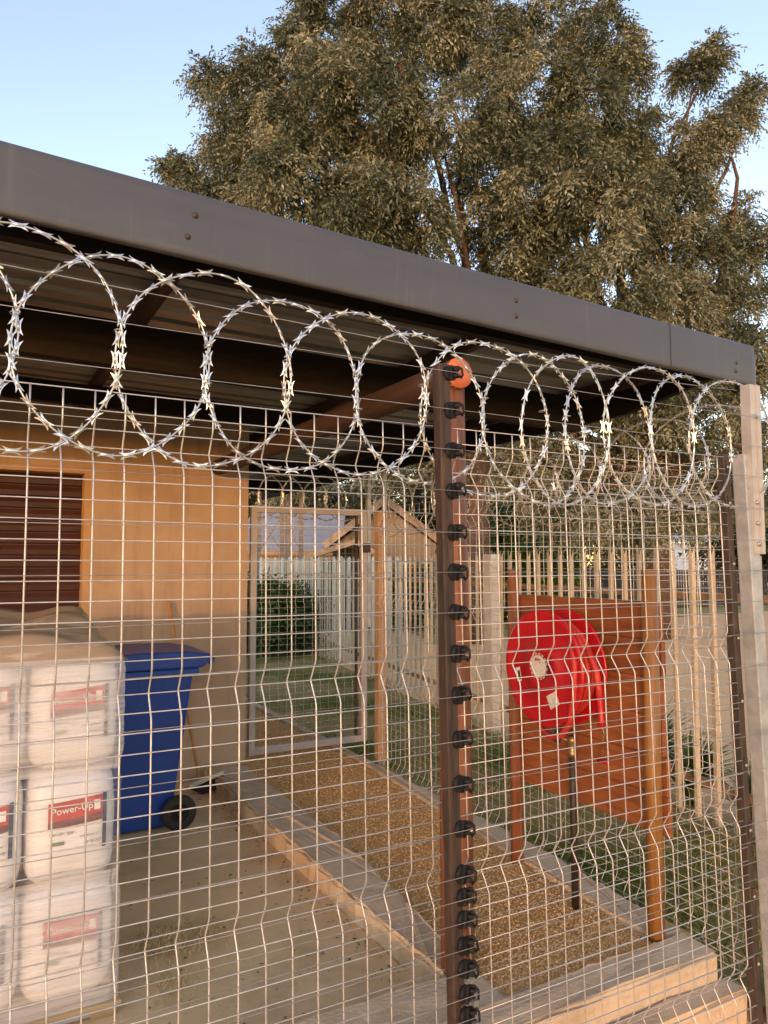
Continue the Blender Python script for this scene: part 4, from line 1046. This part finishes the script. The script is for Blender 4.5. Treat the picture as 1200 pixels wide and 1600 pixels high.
for i, (px, dp, h, wd, m_, lb) in enumerate((
    (420, 42, 8.5, 8, 'leaf_dark', 'dark tree behind the mauve shed roof'), (520, 44, 8, 7.5, 'leaf', 'olive tree above the cottage gable'), (640, 40, 7.5, 7, 'leaf_dark', 'dark tree behind the cottage, right of the gate'),
    (790, 24, 3.3, 3.4, 'leaf_bright', 'small bright green tree above the white palisade post'), (740, 36, 8, 7, 'leaf_dark', 'dark tree behind the reddish trunk'), (850, 34, 7.5, 7, 'leaf_dark', 'dark tree straight behind the hose reel'),
    (950, 36, 7.5, 7, 'leaf_dark', 'dark tree left of the bright gap'), (560, 52, 11, 11, 'leaf_dark', 'tall dark tree furthest behind the cottage'), (470, 50, 10, 10, 'leaf_dark', 'tall dark tree furthest behind the pole frame'), (1185, 36, 6.5, 5, 'leaf_dark', 'dark tree behind the galvanised corner post'))):
    small_tree(lb, px, dp, h, wd, m_, i)

# hedge beyond the gate
hd_ = thing('hedge', 'dense dark green hedge seen through the yard gate', 'hedge', at(430, 960, 14.5).to_2d().to_3d())
hc = [at(390 + 16 * i, 965, 14.5 + .2 * (i % 2)) for i in range(6)]
V, F, T = leaf_sprays([(c.x, c.y + random.uniform(-.15, .15), .5 + .07 * (i % 3)) for i, c in enumerate(hc)], [(.48, .5, .5 + .09 * ((i * 7) % 4)) for i in range(6)], [900] * 6, droop=.15, ll=(.06, .13), lw=.022, sl=(.12, .38), nleaf=6, shell=.5, tuft=(.05, .15), per=30)
V[:, 2] = np.maximum(V[:, 2], .0)
soup('foliage', V, F, 'hedge_leaf', hd_, tint=T)

# ------------------------------------------------------------------ far buildings
def wpt(px, d_): p = at(px, 881, d_); return Vector((p.x, p.y, 0))
# cottage, gable end facing the camera
ct = thing('cottage', 'cream cottage with orange barge boards behind the yard gate', 'house', wpt(600, 26))
dx = RT.copy(); dy = Vector((FW.x, FW.y, 0)).normalized()
def cp(px, z, d_, back=0): p = wpt(px, d_); return p + dy * back + Vector((0, 0, z))
D0 = 26.0
zz = lambda py, d_: at(600, py, d_).z
L0, R0, AP = 520, 684, 602
eL, eA = zz(842, D0), zz(790, D0)
vs = [cp(L0, 0, D0), cp(R0, 0, D0), cp(R0, eL - .25, D0), cp(AP, eA, D0), cp(L0, eL - .25, D0)]
vs += [v_ + dy * 7 for v_ in vs]
MB().add(vs, [(0, 1, 2, 3, 4), (9, 8, 7, 6, 5), (0, 4, 9, 5), (1, 6, 7, 2)]).build('wall', 'house', ct)
for a, b_ in ((508, AP), (696, AP)):
    p, q = cp(a, eL - .3, D0) - dy * .5, cp(b_, eA + .14, D0) - dy * .5
    vs = [p, q, q + dy * 8, p + dy * 8]; up = Vector((0, 0, .12)); vs += [x_ + up for x_ in vs]
    MB().add(vs, [(3, 2, 1, 0), (4, 5, 6, 7), (0, 1, 5, 4), (1, 2, 6, 5), (2, 3, 7, 6), (3, 0, 4, 7)]).build('roof', 'tile', ct)
    MB().bar(p - dy * .03 + Vector((0, 0, .05)), q - dy * .03 + Vector((0, 0, .05)), .05, .24).build('barge_board', 'barge', ct)
for a, b_ in ((616, 650), (655, 675)):
    p, q = cp(a, .55, D0 - .03), cp(b_, 1.75, D0 - .03)
    wn = MB().add([p, Vector((q.x, q.y, p.z)), q, Vector((p.x, p.y, q.z))], [(0, 1, 2, 3)]).build('window', 'glass_and_porch_shade', ct)
    MB().bar(Vector((p.x, p.y, 1.79)), Vector((q.x, q.y, 1.79)), .08, .08).build('frame', 'picket', wn)
# porch gable in front
DP = 23.0
pz0, pz1 = zz(872, DP), zz(846, DP)
for a, b_, m_ in ((474, 556, 'tile'), (600, 556, 'tile')):
    p, q = cp(a, pz0, DP), cp(b_, pz1, DP)
    vs = [p, q, q + dy * 3.0, p + dy * 3.0]; up = Vector((0, 0, .07)); vs += [x_ + up for x_ in vs]
    MB().add(vs, [(3, 2, 1, 0), (4, 5, 6, 7), (0, 1, 5, 4), (1, 2, 6, 5), (2, 3, 7, 6), (3, 0, 4, 7)]).build('porch_roof', m_, ct)
    MB().bar(p - dy * .03, q - dy * .03, .05, .16).build('barge_board', 'barge', ct)
MB().add([cp(500, 0, DP + 2.5), cp(598, 0, DP + 2.5), cp(598, 1.9, DP + 2.5), cp(500, 1.9, DP + 2.5)], [(0, 1, 2, 3)]).build('porch_shade', 'glass_and_porch_shade', ct)  # flat dark sheet standing in for the shade under the porch roof
for a in (500, 597):
    MB().bar(cp(a, 0, DP + .2), cp(a, pz0 + .1, DP + .2), .14, .14).build('porch_post', 'picket', ct)
# shed with mauve sheet roof
sd_ = thing('shed', 'long shed with mauve sheet roof and pale lower wall', 'shed', wpt(440, 28))
DS = 28.0; r0, r1 = zz(862, DS), zz(800, DS + 4)
for k in range(9):
    a, b_ = 360 + 19.0 * k, 360 + 19.0 * (k + 1)
    p, q = cp(a, r0, DS), cp(b_, r0, DS); p2, q2 = cp(a + 0, r1, DS) + dy * 4.5, cp(b_, r1, DS) + dy * 4.5
    up = Vector((0, 0, .05 + .004 * (k % 2)))
    MB().add([p, q, q2, p2, p + up, q + up, q2 + up, p2 + up], [(3, 2, 1, 0), (4, 5, 6, 7), (0, 1, 5, 4), (1, 2, 6, 5), (2, 3, 7, 6), (3, 0, 4, 7)]).build('roof_sheet', 'mauve', sd_)
p, q = cp(362, 0, DS + .4), cp(530, 0, DS + .4); h_ = Vector((0, 0, r0 - .1))
MB().add([p, q, q + h_, p + h_], [(0, 1, 2, 3)]).build('wall', 'house', sd_)
MB().bar(cp(360, r0 - .05, DS - .04), cp(531, r0 - .05, DS - .04), .06, .2).build('fascia', 'rail', sd_)
# pergola poles with cross braces in front of the shed
pg = thing('pole_frame', 'grey timber pole frame with cross braces before the mauve roof', 'frame', wpt(440, 19))
for a in (404, 440, 450, 470):
    MB().bar(cp(a, 0, 19), cp(a, zz(745, 19), 19), .09 if a != 450 else .13, .09).build('pole', 'pergola', pg)
for a, b_, z0, z1 in ((404, 440, 806, 862), (440, 404, 806, 862), (440, 470, 806, 862), (470, 440, 806, 862)):
    MB().bar(cp(a, zz(z0, 19), 19.0), cp(b_, zz(z1, 19), 19.0), .035, .035).build('brace', 'pergola', pg)
for i, (px, lb) in enumerate(((420, 'dark shrub behind the pickets below the mauve roof'), (490, 'dark shrub behind the pickets below the porch gable'), (560, 'dark shrub behind the pickets beside the gate stile'), (640, 'dark shrub behind the pickets right of the gate post'))):
    c = wpt(px, 20.5); t_ = thing('shrub', lb, 'shrub', c, group='shrubs behind the picket fence')
    V, F, T = leaf_sprays([(c.x + random.uniform(-.7, .7), c.y, .75) for _ in range(4)], [(.6, .5, .75)] * 4, [330] * 4, droop=.1, ll=(.07, .14), lw=.035, sl=(.1, .25), nleaf=6, shell=.4, tuft=(.08, .2), per=30)
    V[:, 2] = np.maximum(V[:, 2], -.02)
    soup('foliage', V, F, 'hedge_leaf', t_, tint=T)
# white picket fence before the cottage
pk = thing('picket_fence', 'white picket fence with dark rail in front of the cottage', 'fence', wpt(540, 18))
pkm = MB().add([(-.033, 0, 0), (.033, 0, 0), (.033, 0, 1.86), (0, 0, 1.92), (-.033, 0, 1.86), (-.033, .02, 0), (.033, .02, 0), (.033, .02, 1.86), (0, .02, 1.92), (-.033, .02, 1.86)],
    [(0, 1, 2, 3, 4), (9, 8, 7, 6, 5), (0, 5, 6, 1), (1, 6, 7, 2), (2, 7, 8, 3), (3, 8, 9, 4), (4, 9, 5, 0)]).mesh('picket')
A, B = wpt(402, 17.5), wpt(640, 16.0)
L_ = (B - A).length; npk = int(L_ / .185)
for i in range(npk):
    o = link('picket', pkm, 'picket', pk, world=True); p = A.lerp(B, (i + .5) / npk); o.location = (p.x, p.y, 0.0 + random.uniform(-.01, .01)); o.rotation_euler = (0, 0, math.atan2(B.y - A.y, B.x - A.x))
MB().bar(A + Vector((0, .05, 1.30)), B + Vector((0, .05, 1.30)), .05, .09).build('rail', 'far_steel', pk)
MB().bar(A + Vector((0, .05, .35)), B + Vector((0, .05, .35)), .05, .09).build('rail', 'far_steel', pk)
# distant dark fence and white building on the right
fd = thing('far_fence', 'dark distant palisade in front of the pale building', 'fence', wpt(1000, 30))
A, B = wpt(800, 27), wpt(1240, 33); n = 110
fm = MB().box(-.045, .045, -.01, .01, 0, 1.55).mesh('pale')
for i in range(n):
    p = A.lerp(B, i / n); o = link('pale', fm, 'far_steel', fd); o.location = (p.x, p.y, -.03); o.rotation_euler = (0, 0, math.atan2(B.y - A.y, B.x - A.x))
MB().bar(A + Vector((0, 0, 1.3)), B + Vector((0, 0, 1.3)), .04, .06).build('rail', 'far_steel', fd)
MB().bar(A + Vector((0, 0, .35)), B + Vector((0, 0, .35)), .04, .06).build('rail', 'far_steel', fd)
wbld = thing('white_building', 'pale building showing through the gap under the tree', 'building', wpt(1080, 60))
a, b_ = wpt(1020, 58), wpt(1230, 60)
vs = [a, b_, b_ + dy * 8, a + dy * 8]; vs += [q + Vector((0, 0, 3.4)) for q in vs]
MB().add(vs, [(3, 2, 1, 0), (4, 5, 6, 7), (0, 1, 5, 4), (1, 2, 6, 5), (2, 3, 7, 6), (3, 0, 4, 7)]).build('wall', 'white_wall', wbld)
vs = [a - dy * .6 + Vector((0, 0, 3.4)) - dx * .5, b_ - dy * .6 + Vector((0, 0, 3.4)) + dx * .5, b_ + dy * 4 + dx * .5 + Vector((0, 0, 4.6)), a + dy * 4 - dx * .5 + Vector((0, 0, 4.6))]
MB().add(vs + [q + Vector((0, 0, .1)) for q in vs], [(3, 2, 1, 0), (4, 5, 6, 7), (0, 1, 5, 4), (1, 2, 6, 5), (2, 3, 7, 6), (3, 0, 4, 7)]).build('roof', 'white_wall', wbld)
